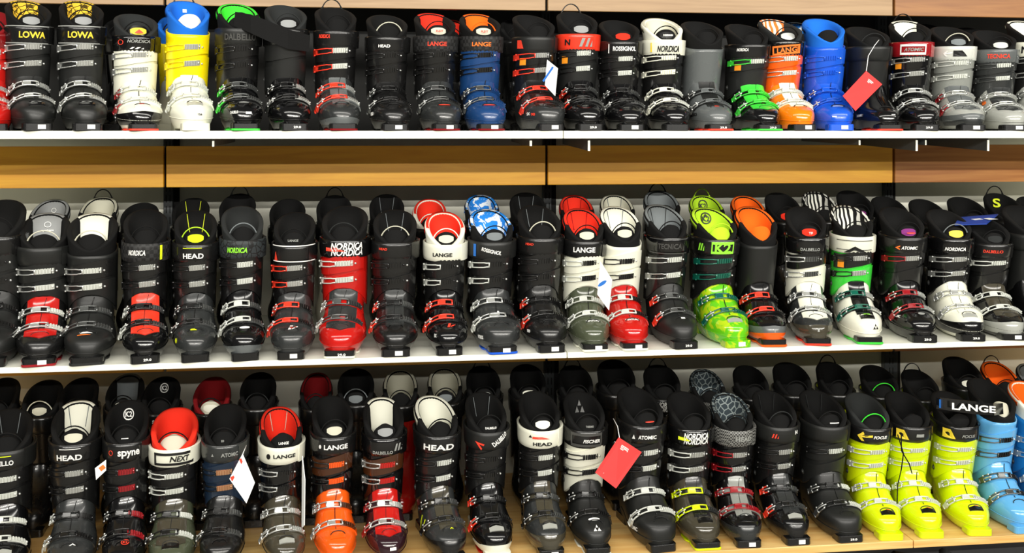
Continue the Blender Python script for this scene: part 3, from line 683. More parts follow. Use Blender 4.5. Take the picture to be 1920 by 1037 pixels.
B(1, 1670, 1607, 50, 'black rear entry rental boot with red tag and red sole plate, top shelf', sh='gloss', cu='matte', st='matte', nb=0, fl=False, pl='bred', bu='bred', dec=(Sd('ATOMIC', .032, .008, 'ink_w', .0), Fr('#sq', .012, .002, 'ink_w', .01, .01)), lab=False, lp='fchar')
B(1, 1738, 1690, 40, 'glossy black boot with white spoiler and shiny red strap, top shelf', sh='gloss', pad='fwhite', st='wine', bu='metal', ld='metal', bk='metal', ll='metal', stick=True, lab='n', txt=(('ATOMIC/', .052, .010, 'ink_s', 4), ('#frame', .08, .034, 'ink_w', 2, .2745, .0076)), hd='fblack', dec=(T('#tri', .006, .004, 'ink_w'),))
B(1, 1825, 1765, 50, 'light grey boot with silver printed strap and silver buckles, top shelf', sh='silv', cu='mid', st='pale', bu='pale', ld='pale', bk='metal', ll='metal', tg='fgrey', lp='fcream', insw='grey', hg='wine', txt=(('#wedge', .04, .02, 'ink_k', 14), ('#arrow', .03, .02, 'ink_w', -16)), rand='char', cap='grey')
B(1, 1905, 1843, 57, 'grey boot with dark lettered silver strap and orange price sticker, top shelf', sh='silv', cu='char', st='grey', bu='dmetal', ld='pale', bk='metal', ll='metal', tg='pale', insw='char', txt=(('TECNICA', .062, .014, 'ink_r', 4),), stick=False, dec=(Sd('#oval', .022, .016, 'ink_o', .03, .05),))
B(1, 1985, 1905, 40, 'black and white boot with white spoiler, cut by the top shelf right edge', sh='silv', cu='black', pad='fwhite', st='white', bu='metal', txt=(('N', .02, .02, 'ink_k', -20),))
# ---- middle shelf
B(2, -22, 12, 374, 'large black boot cut by the left edge of the middle shelf', sh='matte', w=1.1, bu='black', ld='black', bk='black', ll='black', lp='fblack', lab=False)
B(2, 72, 92, 400, 'boot with transparent red instep and clear grey spoiler, middle shelf', w=1.12, sh='black', cu='matte', insw='red', pad='fsmoke', bu='metal', ld='pale', bk='metal', ll='pale', hg='metal', pl='wine', lp='fcream', st='matte', ptx=(('#ring', .016, .016, 'ink_w', .352), ('system', .030, .007, 'ink_w', .335)))
B(2, 162, 180, 400, 'black boot with big white spoiler and orange buckle accents, middle shelf', w=1.14, sh='matte', cu='matte', pad='fwhite', bu='metal', ld='pale', bk='dmetal', ll='dmetal', hg='dmetal', lab=False, st=None, lp='fcream', dec=(T('#wedge', .03, .006, 'ink_w', -.004), T('#wedge', .03, .003, 'ink_o', -.008, -.012), Sd('TECNICA', .045, .008, 'ink_s', .04, .03)), pl='matte', up='black')
B(2, 272, 275, 392, 'black boot with red instep and a white side buckle, middle shelf', w=1.02, sh='gloss', cu='black', insw='bred', ld='metal', bu='black', bk='black', hg='pale', ll='dmetal', lab='n', txt=(('NORDICA/', .044, .013, 'ink_w', -20, .276), ('#sq', .008, .040, 'ink_l', 34)), st='pcheck', dec=(T('#oval', .020, .009, 'ink_s', .006),), tgt=None)
B(2, 366, 368, 394, 'dark grey boot with neon yellow tongue and ribbed black liner, middle shelf', sh='char', cu='black', tg='fclim', lp='flime', li='fblack', bu='black', ld='metal', ll='dmetal', bk='black', lab=False, seam='ink_l', txt=(('HEAD', .050, .013, 'ink_w', -6, .268), ('#sq', .05, .0015, 'ink_l', -8, .290)), dec=(T('#wedge', .018, .006, 'ink_l', -.004), Sd('#oval', .012, .014, 'ink_l', -.05)))
B(2, 460, 452, 386, 'black boot with green lettered hexagon strap and white hinge, middle shelf', sh='gloss', cu='black', st='phex', txt=(('NORDICA/', .052, .013, 'ink_g', -14),), bu='black', ld='pale', bk='pale', hg='pale', ll='dmetal', rand='grey', li='fchar', lp='fgrey', hd=None, lab=False, dec=(T('#oval', .028, .010, 'ink_w'), T('#oval', .012, .004, 'ink_r', 0, .045)))
B(2, 545, 556, 398, 'charcoal boot with long red buckle frames and plain white edged strap, middle shelf', sh='char', cu='black', bk='bred', hg='bred', bu='bred', ld='metal', ll='black', v='b', lp='fblack', tgt=('LANGE', .034, .007, 'ink_s'), txt=(('#rim', .15, .048, 'ink_w', 0, .2765), ('#tri', .014, .026, 'ink_r', -48, .268)), dec=(T('#ell', .026, .018, 'ink_w', .004, -.004), T('#ell', .018, .012, 'ink_r', .004, -.002)))
B(2, 636, 652, 386, 'large red boot with grey instep and outlined lettering on black strap', w=1.12, sh='red', cu='red', insw='char', st='gloss', txt=(('NORDICA\nNORDICA/', .078, .032, 'ink_w', 6), ('#wedge', .052, .010, 'ink_r', -20, .274, .0086)), bu='pale', ld='pale', bk='dmetal', hg='pale', ll='char', pl='white', lab='n', dec=(T('#sq', .018, .014, 'ink_w', .004, .018, 20),), lp='fchar')
B(2, 742, 740, 393, 'black boot with small red lettering and red side catches, middle shelf', w=1.08, sh='black', cu='black', bu='black', ld='black', ll='dmetal', bk='black', hg='bred', lp='fcream', seam='fgrey', txt=(('HEAD', .024, .006, 'ink_r', -26, .282),), ins='char', dec=(T('#sq', .020, .008, 'ink_w', 0, .058),))
B(2, 843, 830, 398, 'black boot with red liner, white lettered strap and red buckles, middle shelf', sh='gloss', cu='black', li='fwhite', padw='fred', st='white', txt=(('LANGE', .052, .010, 'ink_k', -8, .270),), bu='pale', ld='black', bk='bred', hg='bred', ll='black', lp='fwhite', tg='fcream', dec=(T('#ell', .024, .018, 'ink_r', .008, -.004), Fr('RX', .008, .010, 'ink_w', -.045, .01)))
B(2, 944, 910, 393, 'grey black boot with blue and white patterned spoiler and blue sole, middle shelf', w=1.08, v='b', sh='char', cu='black', padw='pblue', st='matte', pl='blue', bu='pale', ld='black', bk='metal', hg='pale', ll='black', tg='fgrey', txt=(('ROSSIGNOL', .050, .010, 'ink_w', -2, .274, .0080, -14), ('#sq', .010, .036, 'ink_b', -44)), dec=(Sd('ALLTRACK', .030, .010, 'ink_w', -.05, -.01), T('#sq', .006, .016, 'ink_w', 0, .055)))
B(2, 1035, 1000, 385, 'black boot with white piped liner and small red lettering, middle shelf', w=1.06, sh='black', bu='black', ld='black', ll='black', bk='black', hg='bred', lp='fcream', seam='fgrey', txt=(('HEAD', .024, .006, 'ink_r', -26, .283),), ins='black', dec=(T('#sq', .018, .008, 'ink_w', 0, .055), Sd('HEAD', .016, .008, 'ink_w', -.04)))
B(2, 1117, 1083, 392, 'boot with white cuff, olive shell, red liner and black lettered strap', sh='olive', cu='white', padw='fred', seam='fdred', tg='fcream', st='black', txt=(('LANGE', .060, .014, 'ink_w', -2),), bu='pale', ld='black', bk='pale', ll='pale', hg='pale', pl='white', dec=(T('VENTURE/', .040, .007, 'ink_w'),))
B(2, 1192, 1150, 388, 'boot with white cuff, glossy red shell and white liner, no strap', sh='red', cu='white', padw='fwhite', seam='fgrey', tg='fcream', st=None, bu='black', ld='black', bk='pale', ll='black', hg='pale', pl='white', dec=(T('VENTURE/', .040, .007, 'ink_w'),))
B(2, 1287, 1230, 385, 'matte black boot with grey spoiler and orange buckle tips, middle shelf', sh='matte', cu='black', padw='fgrey', seam='fchar', st='gloss', txt=(('TECNICA', .066, .014, 'ink_d', 4), ('#rim', .13, .044, 'ink_d', 0)), ld='pale', bu='metal', bk='dmetal', hg='bred', ll='dmetal', lab='n', dec=(T('#sq', .012, .006, 'ink_w', .004),))
B(2, 1385, 1318, 390, 'marbled lime green boot with green strap and green liner, middle shelf', w=1.06, sh='camo', so='camo', cu='black', padw='flime', lp='flime', st='black', ptx=(('#ring', .034, .036, 'ink_k', .352), ('K2', .022, .016, 'ink_k', .350), ('#tri', .012, .008, 'ink_k', .3615)), txt=(('#frame', .066, .036, 'ink_g', 14, .2745, .0076), ('K2', .040, .026, 'ink_g', 14), ('#bars', .022, .022, 'ink_g', -40)), bu='teal', ld='teal', bk='teal', ll='teal', hg='teal', to='flime', tb='silv')
B(2, 1452, 1402, 388, 'black boot with orange liner, grey toe and thick orange sole plate', sh='gloss', cu='matte', cap='grey', padw='forange', li='fblack', pl='orange', rand='orange', st=None, nb=1, fl=False, to='forange', lp=None, bk='bred', hg='bred', ll='black', lab=False, dec=(Fr('#sq', .018, .008, 'ink_s', .01),))
B(2, 1535, 1498, 387, 'boot with white cuff, black buckle bands and thin red sole, middle shelf', sh='char', cu='white', up='black', st='gloss', insw='white', tg='fred', tgt=('TF', .012, .007, 'ink_w'), txt=(('DALBELLO', .052, .008, 'ink_s', 8, .265),), bu='metal', ld='dmetal', bk='metal', ll='metal', hg='metal', pl='bred', lab=False, cap='smoke', dec=(Fr('#sq', .016, .010, 'ink_s', 0, 0),))
B(2, 1632, 1580, 386, 'white and green boot with black and white striped liner', sh='white', cu='green', up='black', padw='pstripe', st='white', txt=(('#chev', .07, .02, 'ink_k', 4, .262), ('#rim', .12, .03, 'ink_k', 0)), ins='gloss', bu='black', ld='metal', bk='teal', hg='teal', ll='metal', pl='green', tb='gloss', lab=False, stick=True, dec=(Fr('#fish', .018, .016, 'ink_k', .018, .006), T('#dia', .03, .014, 'ink_g', .002, .004), Sd('BE', .024, .020, 'ink_k', .03)))
B(2, 1735, 1670, 388, 'glossy black boot with shiny red buckles and purple tongue badge', w=1.02, sh='gloss', cu='black', tg='fpurple', tgt=('#oval', .03, .005, 'ink_r'), st='black', txt=(('ATOMIC/', .042, .009, 'ink_w', 12, .268), ('#chev', .014, .016, 'ink_o', -16, .268, .0080, 90)), nb=3, bu='wine', ld='metal', bk='wine', hg='wine', ll='metal', lab='n', dec=(Sd('ATOMIC', .030, .008, 'ink_w', -.02, .015), T('#oval', .02, .012, 'ink_s', .004)))
B(2, 1826, 1757, 392, 'white and black boot with silver wire buckles and yellow tongue badge', sh='white', cu='gloss', up='black', cap='gloss', tg='ink_y', st='gloss', txt=(('NORDICA/', .056, .010, 'ink_w', 8, .268),), bu='metal', ld='metal', bk='metal', ll='metal', hg='metal', lab='n', ins='white', tb='silv', lp='fgrey', dec=(T('#dia', .018, .010, 'ink_s'), T('#sq', .016, .004, 'ink_r', 0, .05)))
B(2, 1903, 1826, 404, 'black boot with pale grey side panel and red edging, middle shelf', sh='gloss', cu='black', insw='smoke', cap='silv', st='black', txt=(('DALBELLO', .052, .009, 'ink_r', 6),), bu='pale', ld='pale', bk='pale', ll='pale', lab=True, nb=3, tg='fchar')
B(2, 1985, 1900, 385, 'black rear entry boot with red catch at the right edge, middle shelf', w=1.12, sh='gloss', cu='matte', st='matte', fl=False, nb=0, lab=False, dec=(Sd('#tri', .02, .02, 'ink_w', -.02),))
# ---- bottom shelf
B(3, 2, 22, 765, 'glossy black boot with white lettered strap at the bottom shelf left end', w=1.1, sh='gloss', cu='black', st='matte', txt=(('DALBELLO', .060, .012, 'ink_w', -16, .270), ('#sq', .05, .002, 'ink_l', -14, .288)), bu='pale', ld='pale', bk='pale', hg='lime', ll='pale', tb='silv', seam='fgrey')
B(3, 126, 150, 752, 'black boot with white spoiler and price label on its cuff, bottom shelf', w=1.08, sh='char', cu='black', pad='fwhite', seam='fgrey', tg='fcream', bu='black', ld='metal', ll='black', bk='black', hg='pale', txt=(('HEAD', .056, .013, 'ink_w', -12, .268), ('#sq', .05, .0015, 'ink_w', -10, .290)), dec=(T('#chev', .016, .007, 'ink_w', .008),))
B(3, 228, 243, 750, 'black boot with dark red ladders and white round emblem on liner', w=1.0, sh='gloss', cu='black', ld='wine', ll='wine', bu='black', bk='black', txt=(('spyne', .052, .018, 'ink_w', 6, .272), ('#ring', .014, .014, 'ink_r', -34, .276)), ptx=(('#ring', .030, .030, 'ink_w', .350), ('K2', .017, .014, 'ink_w', .350)), dec=(T('#ring', .022, .018, 'ink_r', .006), T('K2', .012, .008, 'ink_r', .006)), tgt=('#sq', .02, .002, 'ink_w'))
B(3, 318, 332, 765, 'olive grey boot with wide red liner and white strap, bottom shelf', w=1.08, sh='olive', cu='black', li='fred', padw='fred', to='fcream', lp='fblack', st='white', txt=(('NEXT/', .046, .014, 'ink_k', 12), ('#frame', .11, .036, 'ink_k', 0)), bu='pale', ld='pale', bk='black', ll='pale', insw='smoke', tb='gloss', dec=(T('#dia', .028, .016, 'ink_k'),))
B(3, 410, 428, 757, 'black boot with navy cuff and copper ladders, bottom shelf', sh='black', cu='dnavy', st='char', txt=(('ATOMIC', .044, .010, 'ink_s', 12), ('#tri', .008, .008, 'ink_s', -26)), ld='copper', bu='black', bk='black', ll='dmetal', hg='dmetal', tgt=('3D', .008, .006, 'ink_s'), dec=(T('#dia', .02, .012, 'ink_k', 0, -.004),), v='b')
B(3, 540, 521, 763, 'smoky translucent boot with red spoiler and white lettered strap, bottom shelf', sh='smoke', cu='gloss', padw='fred', seam='fcream', st='white', txt=(('LANGE', .056, .010, 'ink_k', 6, .276), ('#oval', .014, .016, 'ink_k', -32)), tgt=('LANGE', .032, .008, 'ink_w'), bu='metal', ld='black', bk='metal', ll='metal', hg='metal', lp=None, tb='silv')
B(3, 636, 618, 742, 'bright orange shell boot with black cuff and orange ladders', sh='orange', so='orange', cu='gloss', up='brown', tg='fcream', ld='orange', bu='black', bk='metal', ll='brown', hg='metal', txt=(('LANGE', .062, .012, 'ink_w', 6), ('#oval', .008, .011, 'ink_w', -32)), tb='orange', dec=(T('LANGE', .018, .004, 'ink_o', .004),))
B(3, 732, 713, 746, 'dark red translucent boot with white spoiler rim, bottom shelf', sh='plum', cu='gloss', up='brown', pad='fwhite', insw='red', st='gloss', txt=(('DALBELLO', .052, .008, 'ink_s', -4, .262), ('#bars', .03, .02, 'ink_s', 34)), tg='fsmoke', ld='red', bu='metal', bk='metal', ll='metal', hg='wine', lp=None, dec=(Fr('#sq', .018, .008, 'ink_w', .008),))
B(3, 850, 803, 742, 'black boot with neon stripes, large white lettering and white liner side', w=1.02, sh='char', cap='black', cu='black', padw='fwhite', ins='smoke', ld='pale', bu='black', bk='black', ll='dmetal', txt=(('HEAD', .084, .015, 'ink_w', 0, .270),), dec=(T('#chev', .010, .007, 'ink_l', .006), Sd('#sq', .004, .035, 'ink_l', .04, .02), Sd('#sq', .004, .03, 'ink_l', .01, .02)))
B(3, 935, 900, 735, 'black boot with white toe sole, red corner on strap, bottom shelf', sh='gloss', cu='black', pl='red', rand='white', so='white', st='matte', seam='fgrey', txt=(('DALBELLO', .048, .013, 'ink_w', 30, .280, .0088, 32), ('#chev', .02, .030, 'ink_r', -20, .268, .0080, 60)), tgt=('DALBELLO', .038, .006, 'ink_w'), ld='black', bu='black', bk='black', hg='bred', ll='black', lab=False, tb='silv')
B(3, 1035, 1000, 733, 'black boot with white and red strap and white tongue badge, bottom shelf', sh='char', cap='smoke', cu='black', st='white', tg='fwhite', txt=(('HEAD', .050, .009, 'ink_k', 4, .264), ('#wedge', .05, .006, 'ink_r', 0, .282), ('#tri', .012, .007, 'ink_k', -26, .285)), ld='pale', bu='black', bk='black', ll='dmetal', ins='smoke', tb='silv')
B(3, 1122, 1083, 734, 'black boot with white cuff section and white triangle emblem on toe', sh='matte', cu='white', up='white', st='black', txt=(('FISCHER/', .044, .009, 'ink_w', 14, .272), ('#frame', .10, .04, 'ink_d', 0)), bu='black', ld='black', bk='black', ll='black', dec=(T('#fish', .022, .020, 'ink_w', .0, -.030), T('#oval', .034, .010, 'ink_w', -.002, .010)), ptx=(('#fish', .030, .034, 'ink_d', .345),), tgt=('THERMO', .026, .006, 'ink_s'), lab=False, pl='white')
B(3, 1245, 1180, 725, 'black boot with silver frame buckles and large red tag, bottom shelf', w=1.06, v='b', sh='matte', cu='black', txt=(('ATOMIC', .046, .010, 'ink_w', 10, .270), ('#tri', .010, .012, 'ink_w', -22, .270)), bk='pale', hg='pale', ll='pale', bu='black', ld='pale', lab=False, tgt=('#oval', .03, .004, 'ink_r'), dec=(Sd('ATOMIC', .046, .011, 'ink_w', -.01, -.008), T('#dia', .026, .014, 'ink_k', 0, .0)))
B(3, 1328, 1275, 734, 'smoky grey boot with neon yellow buckles and sole edge, bottom shelf', w=1.04, sh='smoke', cu='black', pl='lime', st='gloss', txt=(('NORDICA\nNORDICA/', .066, .030, 'ink_w', 12), ('#wedge', .04, .010, 'ink_l', -16, .273, .0086)), bk='lime', hg='lime', bu='pale', ld='metal', ll='char', ins='black', tb='gloss', lab=False)
B(3, 1405, 1357, 737, 'black boot with wine red buckles, grey patterned spoiler and dotted instep', sh='gloss', cu='gloss', padw='pgrey', st='pdots', txt=(('HEAD', .044, .013, 'ink_s', 24, .276),), ins='mid', bk='wine', hg='wine', ll='wine', bu='wine', ld='metal', rand='char', cap='char', tb='gloss', dec=(T('#chev', .012, .008, 'ink_w', .002),))
B(3, 1498, 1432, 731, 'black boot with red slashes on strap and silver ladders, bottom shelf', sh='gloss', cu='black', cap='black', st='matte', txt=(('#bars', .022, .013, 'ink_r', -6), ('H', .010, .010, 'ink_w', 48, .284)), bu='black', ld='metal', bk='black', hg='bred', ll='dmetal', tb='silv', ins='char', lp='fchar', seam='fchar')
B(3, 1596, 1520, 731, 'plain matte black boot left of the lime yellow boots', w=1.06, v='b', sh='matte', cu='matte', st='matte', ld='pale', ll='pale', bu='black', bk='black', hg='dmetal', lab='n', nb=3, tgt=('#sq', .03, .003, 'ink_w'), seam='fchar')
g = 'lime yellow boots on the bottom shelf'
lim = dict(sh='lime', so='lime', cu='lime', bu='pale', ld='pale', bk='pale', hg='pale', ll='pale', lab=False, tb='gloss')
B(3, 1672, 1605, 736, 'lime yellow boot with green pull loop, leftmost of the three lime boots', g, lp='fgreen', li='fchar', txt=(('#arrow', .05, .030, 'ink_y', -14, .274), ('FOCUS/', .036, .009, 'ink_w', 24, .274)), dec=(T('#oval', .014, .006, 'ink_o', .004, -.002),), **lim)
B(3, 1748, 1680, 733, 'lime yellow boot with black cord hanging down, middle of the lime boots', g, lp=None, txt=(('#wedge', .044, .030, 'ink_y', -20, .274), ('#sq', .02, .010, 'ink_s', 22)), dec=(T('#oval', .014, .006, 'ink_o', .004, -.002),), **lim)
B(3, 1838, 1765, 733, 'lime yellow boot next to the light blue boot, right of the lime boots', g, lp=None, txt=(('#wedge', .044, .030, 'ink_y', -20, .274), ('FOCUS/', .036, .009, 'ink_s', 28, .270)), dec=(T('#oval', .014, .006, 'ink_o', .004, -.002),), hd=None, **lim)
bb = B(3, 1925, 1830, 709, 'light blue boot with long black lettered strap, bottom shelf', sh='sky', cu='sky', so='sky', st=None, bu='dmetal', ld='black', bk='dmetal', hg='dmetal', ll='black', to='fcream', lab=False, lp=None)
se = strap_end(bb, [(1757, 745), (1775, 747), (1800, 750), (1830, 753), (1862, 757), (1880, 756)], [(1755, 766), (1775, 769), (1800, 773), (1830, 777), (1864, 779), (1881, 776)], [.055, .045, .045, .055, .075, .11], 'gloss')
print_px(bb, 'LANGE', 1826, 765, 82, 13, 7, .045, 'ink_w', se)
print_px(bb, 'II', 1765, 757, 8, 16, 0, .045, 'ink_b', se)
B(3, 2000, 1908, 715, 'deep blue boot with orange liner at the bottom shelf right end', sh='azure', cu='azure', so='azure', padw='forange', li='fwhite', st=None, bu='metal', ld='black', bk='metal', ll='black', lab=False)

# ---- back row
def K(row, px, py, label, tx=None, **k):
    k.setdefault('lab', False); k.setdefault('fl', False)
    return boot(row, tx, px, py, label, rear=True, **k)
K(1, 62, 22, 'second matte black boot hidden behind the leftmost yellow padded one, top shelf', sh='matte', st='black')
K(1, 240, 32, 'black boot mostly hidden behind the white boot with black toe', sh='gloss')
K(1, 338, 26, 'white boot behind the yellow cuffed boot on the top shelf', sh='white', cu='yellow', so='white', li='fblue', st=None)
K(1, 842, 38, 'black boot with red orange spoiler peeking between the two checkered strap boots', sh='black', pad='fred', st='gloss')
K(1, 965, 36, 'dark boot in the back row behind the charcoal boot with red buckles', sh='black')
K(1, 1280, 50, 'dark boot in the back row right of the cream lined boot', sh='black')
K(1, 1487, 43, 'boot with blue and white liner behind the royal blue boot, top shelf', sh='blue', padw='pblue', st=None)
K(1, 1582, 48, 'black boot in the back row behind the rental boot with red tag', sh='matte')
K(1, 1728, 45, 'black boot in the back row behind the shiny red strap boot', sh='matte', w=1.05)
K(1, 1808, 52, 'black boot in the back row left of the dark lettered silver strap boot', sh='matte')
D2 = [(104, 375, 'boot with clear grey spoiler', dict(padw='fsmoke', ptx=(('#ring', .014, .014, 'ink_w', .352),)), 'transparent red instep boot'), (194, 370, 'boot with white spoiler and black handle', dict(padw='fcream', hd='black'), 'boot with big white spoiler'),
 (270, 380, 'plain black boot', dict(), 'boot with red instep'), (364, 371, 'ribbed black boot with yellow piping', dict(lp='flime', li='fblack', seam='ink_l'), 'neon tongue boot'), (450, 363, 'black boot with grey webbing handle', dict(hd='fgrey'), 'hexagon strap boot'),
 (542, 373, 'black boot with rounded liner', dict(), 'white edged strap boot'), (628, 366, 'black boot with square webbing handle', dict(hd='black', tg='fred', sh='white'), 'large red boot'), (725, 364, 'black boot with grey piped liner', dict(seam='fgrey'), 'small red lettered boot'),
 (805, 374, 'boot with red liner and white loop', dict(padw='fred', li='fwhite', lp='fwhite'), 'white lettered strap boot'), (900, 366, 'boot with blue and white liner', dict(padw='pblue'), 'blue and white patterned boot'), (985, 361, 'black boot with grey piping', dict(seam='fgrey', w=1.06), 'white piped black boot'),
 (1075, 367, 'boot with red liner', dict(padw='fred', seam='fdred', cu='white'), 'olive shell boot'), (1150, 366, 'boot with cream white liner', dict(padw='fcream', seam='fgrey', cu='white'), 'glossy red shell boot'), (1232, 358, 'boot with grey spoiler', dict(padw='fgrey', hd='fblack', w=1.04), 'grey spoiler boot'),
 (1315, 367, 'boot with lime green liner and lime handle', dict(padw='flime', hd='flime', cu='black', ptx=(('#ring', .034, .036, 'ink_k', .352), ('K2', .022, .016, 'ink_k', .350))), 'marbled lime boot'), (1392, 368, 'boot with orange liner', dict(padw='forange'), 'orange lined boot'), (1455, 361, 'black boot with red edged tongue', dict(tg='fred'), 'white cuffed boot with black bands'),
 (1524, 360, 'boot with black and white striped liner', dict(padw='pstripe'), 'striped liner boot'), (1588, 357, 'black boot with purple tongue badge', dict(tg='fpurple', hd=None), 'red buckled boot'), (1652, 368, 'black boot with tilted loop', dict(), 'upright beside the purple badge boot'),
 (1722, 373, 'black boot with red tongue tip', dict(tg='fred'), 'silver wire buckle boot'), (1795, 369, 'plain broad black boot', dict(w=1.06), 'red edged black boot'), (1862, 362, 'black boot with lime letter on the liner', dict(hd='black', ptx=(('S', .026, .030, 'ink_l', .350),), w=1.04), 'rear entry boot'), (1922, 368, 'black boot at the right frame edge', dict(), 'rear entry boot')]
for px, py, d, k, beh in D2: K(2, px, py, f'{d} in back row behind {beh}', **k)
D3 = [(12, 708, 'black boot with dotted loop', dict(), 'leftmost bottom boot'), (92, 712, 'black boot with white outlined tongue', dict(tg='fcream', lp='fcream'), 'gap left of the price labelled boot'), (158, 708, 'plain black boot', dict(), 'white spoiler boot with price label'),
 (243, 702, 'boot with grey spoiler and white striped tongue', dict(pad='fgrey', tg='fwhite'), 'round emblem boot'), (310, 706, 'black boot with white round emblem and lettered strap', dict(ptx=(('#ring', .028, .028, 'ink_w', .352), ('K2', .016, .013, 'ink_w', .352)), txt=(('spyne', .045, .014, 'ink_w', 0),)), 'olive boot'),
 (403, 708, 'boot with dark red liner and white tongue', dict(li='fdred', padw='fdred', to='fcream', tg='fwhite'), 'navy cuff boot'), (488, 698, 'black boot with black webbing handle', dict(lp='fchar'), 'gap right of the navy cuff boot'), (595, 700, 'boot with dark red spoiler', dict(padw='fdred', w=.9), 'smoky translucent boot'),
 (668, 691, 'black boot with grey tongue', dict(tg='fgrey', lp='fgrey', w=1.04), 'bright orange shell boot'), (750, 694, 'boot with cream spoiler', dict(padw='fcream', sh='red'), 'dark red translucent boot'), (832, 690, 'boot with beige spoiler', dict(padw='fcream', tg='fgrey'), 'large white lettered boot'),
 (903, 686, 'black boot with square black handle', dict(hd='black', tg='silv'), 'white toe sole boot'), (985, 683, 'black boot with white tongue badge', dict(tg='fwhite', w=1.04), 'white and red strap boot'), (1073, 685, 'black boot with tall thin handle', dict(hd='fchar'), 'white triangle emblem boot'),
 (1148, 674, 'wide plain black boot', dict(w=1.1), 'red tagged boot'), (1232, 684, 'black boot with outlined lettering and handle', dict(hd='black', txt=(('NORDICA\nNORDICA/', .06, .028, 'ink_w', 12),), w=1.06), 'neon buckled boot'), (1316, 693, 'boot with grey patterned spoiler', dict(padw='pgrey', st='pdots'), 'wine buckle boot'),
 (1396, 685, 'black boot with white lettered strap', dict(txt=(('HEAD', .04, .010, 'ink_w', -24),)), 'red slashed strap boot'), (1472, 679, 'plain wide black boot', dict(w=1.08), 'plain matte black boot'), (1550, 678, 'black boot with tall black handle', dict(hd='black', sh='lime'), 'leftmost lime boot'),
 (1632, 684, 'black boot with green pull loop', dict(lp='fgreen', sh='lime', w=1.04), 'leftmost and middle lime boots'), (1708, 692, 'black boot with short black handle', dict(hd='black', sh='lime'), 'middle lime boot'), (1786, 668, 'tall black boot with white striped tongue', dict(tg='fwhite', w=1.06), 'light blue boot'),
 (1856, 678, 'boot with orange liner and black handle', dict(padw='forange', hd='black', cu='sky'), 'light blue and deep blue boots'), (1922, 682, 'grey white boot at the right frame edge', dict(padw='fgrey', cu='white'), 'deep blue boot')]
for px, py, d, k, beh in D3: K(3, px, py, f'{d}, back row behind {beh}', **k)

# ------------------------------------------------------------ hanging tags and the booklet
def card(name, corners, y, thick, m, label, cat, cord=None, par=None):
    """corners: four pixels (clockwise) at depth y (one value or four)"""
    ys = y if isinstance(y, (list, tuple)) else [y]*4
    P = [at(a, b, yy) for (a, b), yy in zip(corners, ys)]; n = (P[1]-P[0]).cross(P[3]-P[0]).normalized()
    V = [p+n*thick for p in P]+[p-n*thick for p in P]
    Fc = [(0, 1, 2, 3), (7, 6, 5, 4)]+[(k, k+4, (k+1) % 4+4, (k+1) % 4) for k in range(4)]
    base = bpy.data.objects.new(name, None); C.objects.link(base); o0 = P[0].copy(); base.location = o0
    tag(base, label, cat)
    put('card', mesh('card', [v-o0 for v in V], Fc, False), m, base)
    if cord:
        V, Fc = [], []; tube(V, Fc, [at(a, b, yy)-o0 for a, b, yy in cord], .0012, 5); put('cord', mesh('cord', V, Fc), 'ink_w', base)
    return base, P, n, o0
def print_on(base, P, n, o0, src, u, v, w, h, m):
    X = (P[1]-P[0]); Y = (P[0]-P[3]); c = P[3]+X*u+Y*v; X = X.normalized(); Y = (Y-X*Y.dot(X)).normalized()
    if src[0] == '#': V, Fc = shape_mesh(src[1:], w, h)
    else: V, Fc = text_mesh(src)
    if n.y > 0: n = -n
    put('lettering', mesh('lettering', [c+X*(p.x*w)+Y*(p.y*h)+n*(.0014+p.z*.01)-o0 for p in V], Fc, False), m, base)
q = card('swing_tag', [(1624, 133), (1654, 158), (1604, 208), (1580, 180)], [.02, .03, .0, -.005], .0004, 'rpaper', 'red paper swing tag hanging from the black rental boot, top shelf', 'tag', [(1624, 136, .02), (1628, 105, .06), (1640, 85, .08), (1648, 75, .09)])
print_on(*q, 'worldwide\nwarranty\ncard', .5, .82, .020, .012, 'ink_w')
q = card('swing_tag', [(1160, 820), (1203, 848), (1155, 916), (1116, 886)], [.02, .03, -.02, -.02], .0004, 'rpaper', 'large red paper swing tag hanging from black boot, bottom shelf', 'tag', [(1162, 824, .02), (1158, 800, .05), (1150, 785, .09)])
print_on(*q, 'guarantee\nand fitting\ncard', .40, .84, .026, .014, 'ink_w'); print_on(*q, '#tri', .28, .10, .008, .006, 'ink_w')
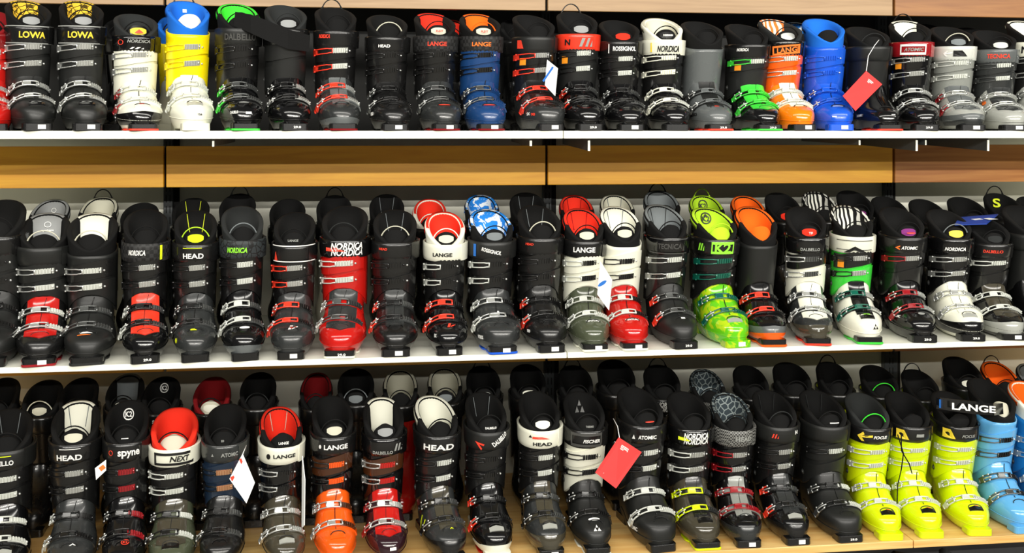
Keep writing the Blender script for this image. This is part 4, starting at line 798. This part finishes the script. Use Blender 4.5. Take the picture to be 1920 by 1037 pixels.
q = card('swing_tag', [(455, 850), (478, 905), (462, 944), (430, 898)], [.03, .04, .02, .02], .0004, 'paper', 'white paper swing tag with red edge beside the navy cuffed boot', 'tag', [(455, 852, .03), (462, 835, .08)])
print_on(*q, '#bars', .45, .55, .03, .02, 'ink_d'); print_on(*q, '#sq', .12, .15, .014, .010, 'ink_r'); print_on(*q, '#sq', .12, .8, .02, .006, 'ink_r')
q = card('swing_tag', [(1026, 112), (1046, 128), (1041, 180), (1022, 160)], [.05, .03, .03, .05], .0012, 'paper', 'white booklet tag hanging beside the boot with red buckle frames, top shelf', 'tag'); print_on(*q, '#sq', .2, .5, .006, .05, 'ink_b')
q = card('swing_tag', [(1126, 490), (1148, 525), (1142, 582), (1120, 552)], [.04, .02, .02, .04], .0015, 'paper', 'white and blue booklet tag between the olive and red shell boots', 'tag'); print_on(*q, '#oval', .3, .5, .010, .03, 'ink_b')
q = card('swing_tag', [(567, 855), (572, 900), (571, 985), (566, 990)], [.08, .06, .06, .08], .0010, 'paper', 'narrow white tag left of the orange shell boot, bottom shelf', 'tag')
q = card('booklet', [(1798, 408), (1872, 402), (1850, 420), (1790, 422)], [.26, .26, .14, .14], .0015, 'bpaper', 'blue and white booklet lying on top of a black boot, middle shelf', 'booklet'); print_on(*q, '#sq', .5, .5, .03, .02, 'ink_w'); print_on(*q, '#wedge', .85, .4, .03, .03, 'ink_w')
q = card('price_card', [(178, 878), (199, 862), (199, 882), (180, 900)], [.07, .08, .08, .07], .0006, 'paper', 'white and orange price card stuck beside the round emblem boot', 'label'); print_on(*q, '#sq', .6, .6, .014, .012, 'ink_o')
V, Fc = [], []; tube(V, Fc, [at(a, b, c) for a, b, c in ((1683, 815, .06), (1694, 850, .02), (1690, 880, .0), (1683, 910, -.01), (1682, 945, -.01))], .0018, 6); tube(V, Fc, [at(a, b, c) for a, b, c in ((1690, 815, .06), (1690, 845, .03), (1705, 870, .02), (1710, 888, .03))], .0018, 6)
o = put('cord', mesh('cord', V, Fc), 'fblack'); tag(o, 'thin black cord hanging over the middle lime yellow boot', 'cord')
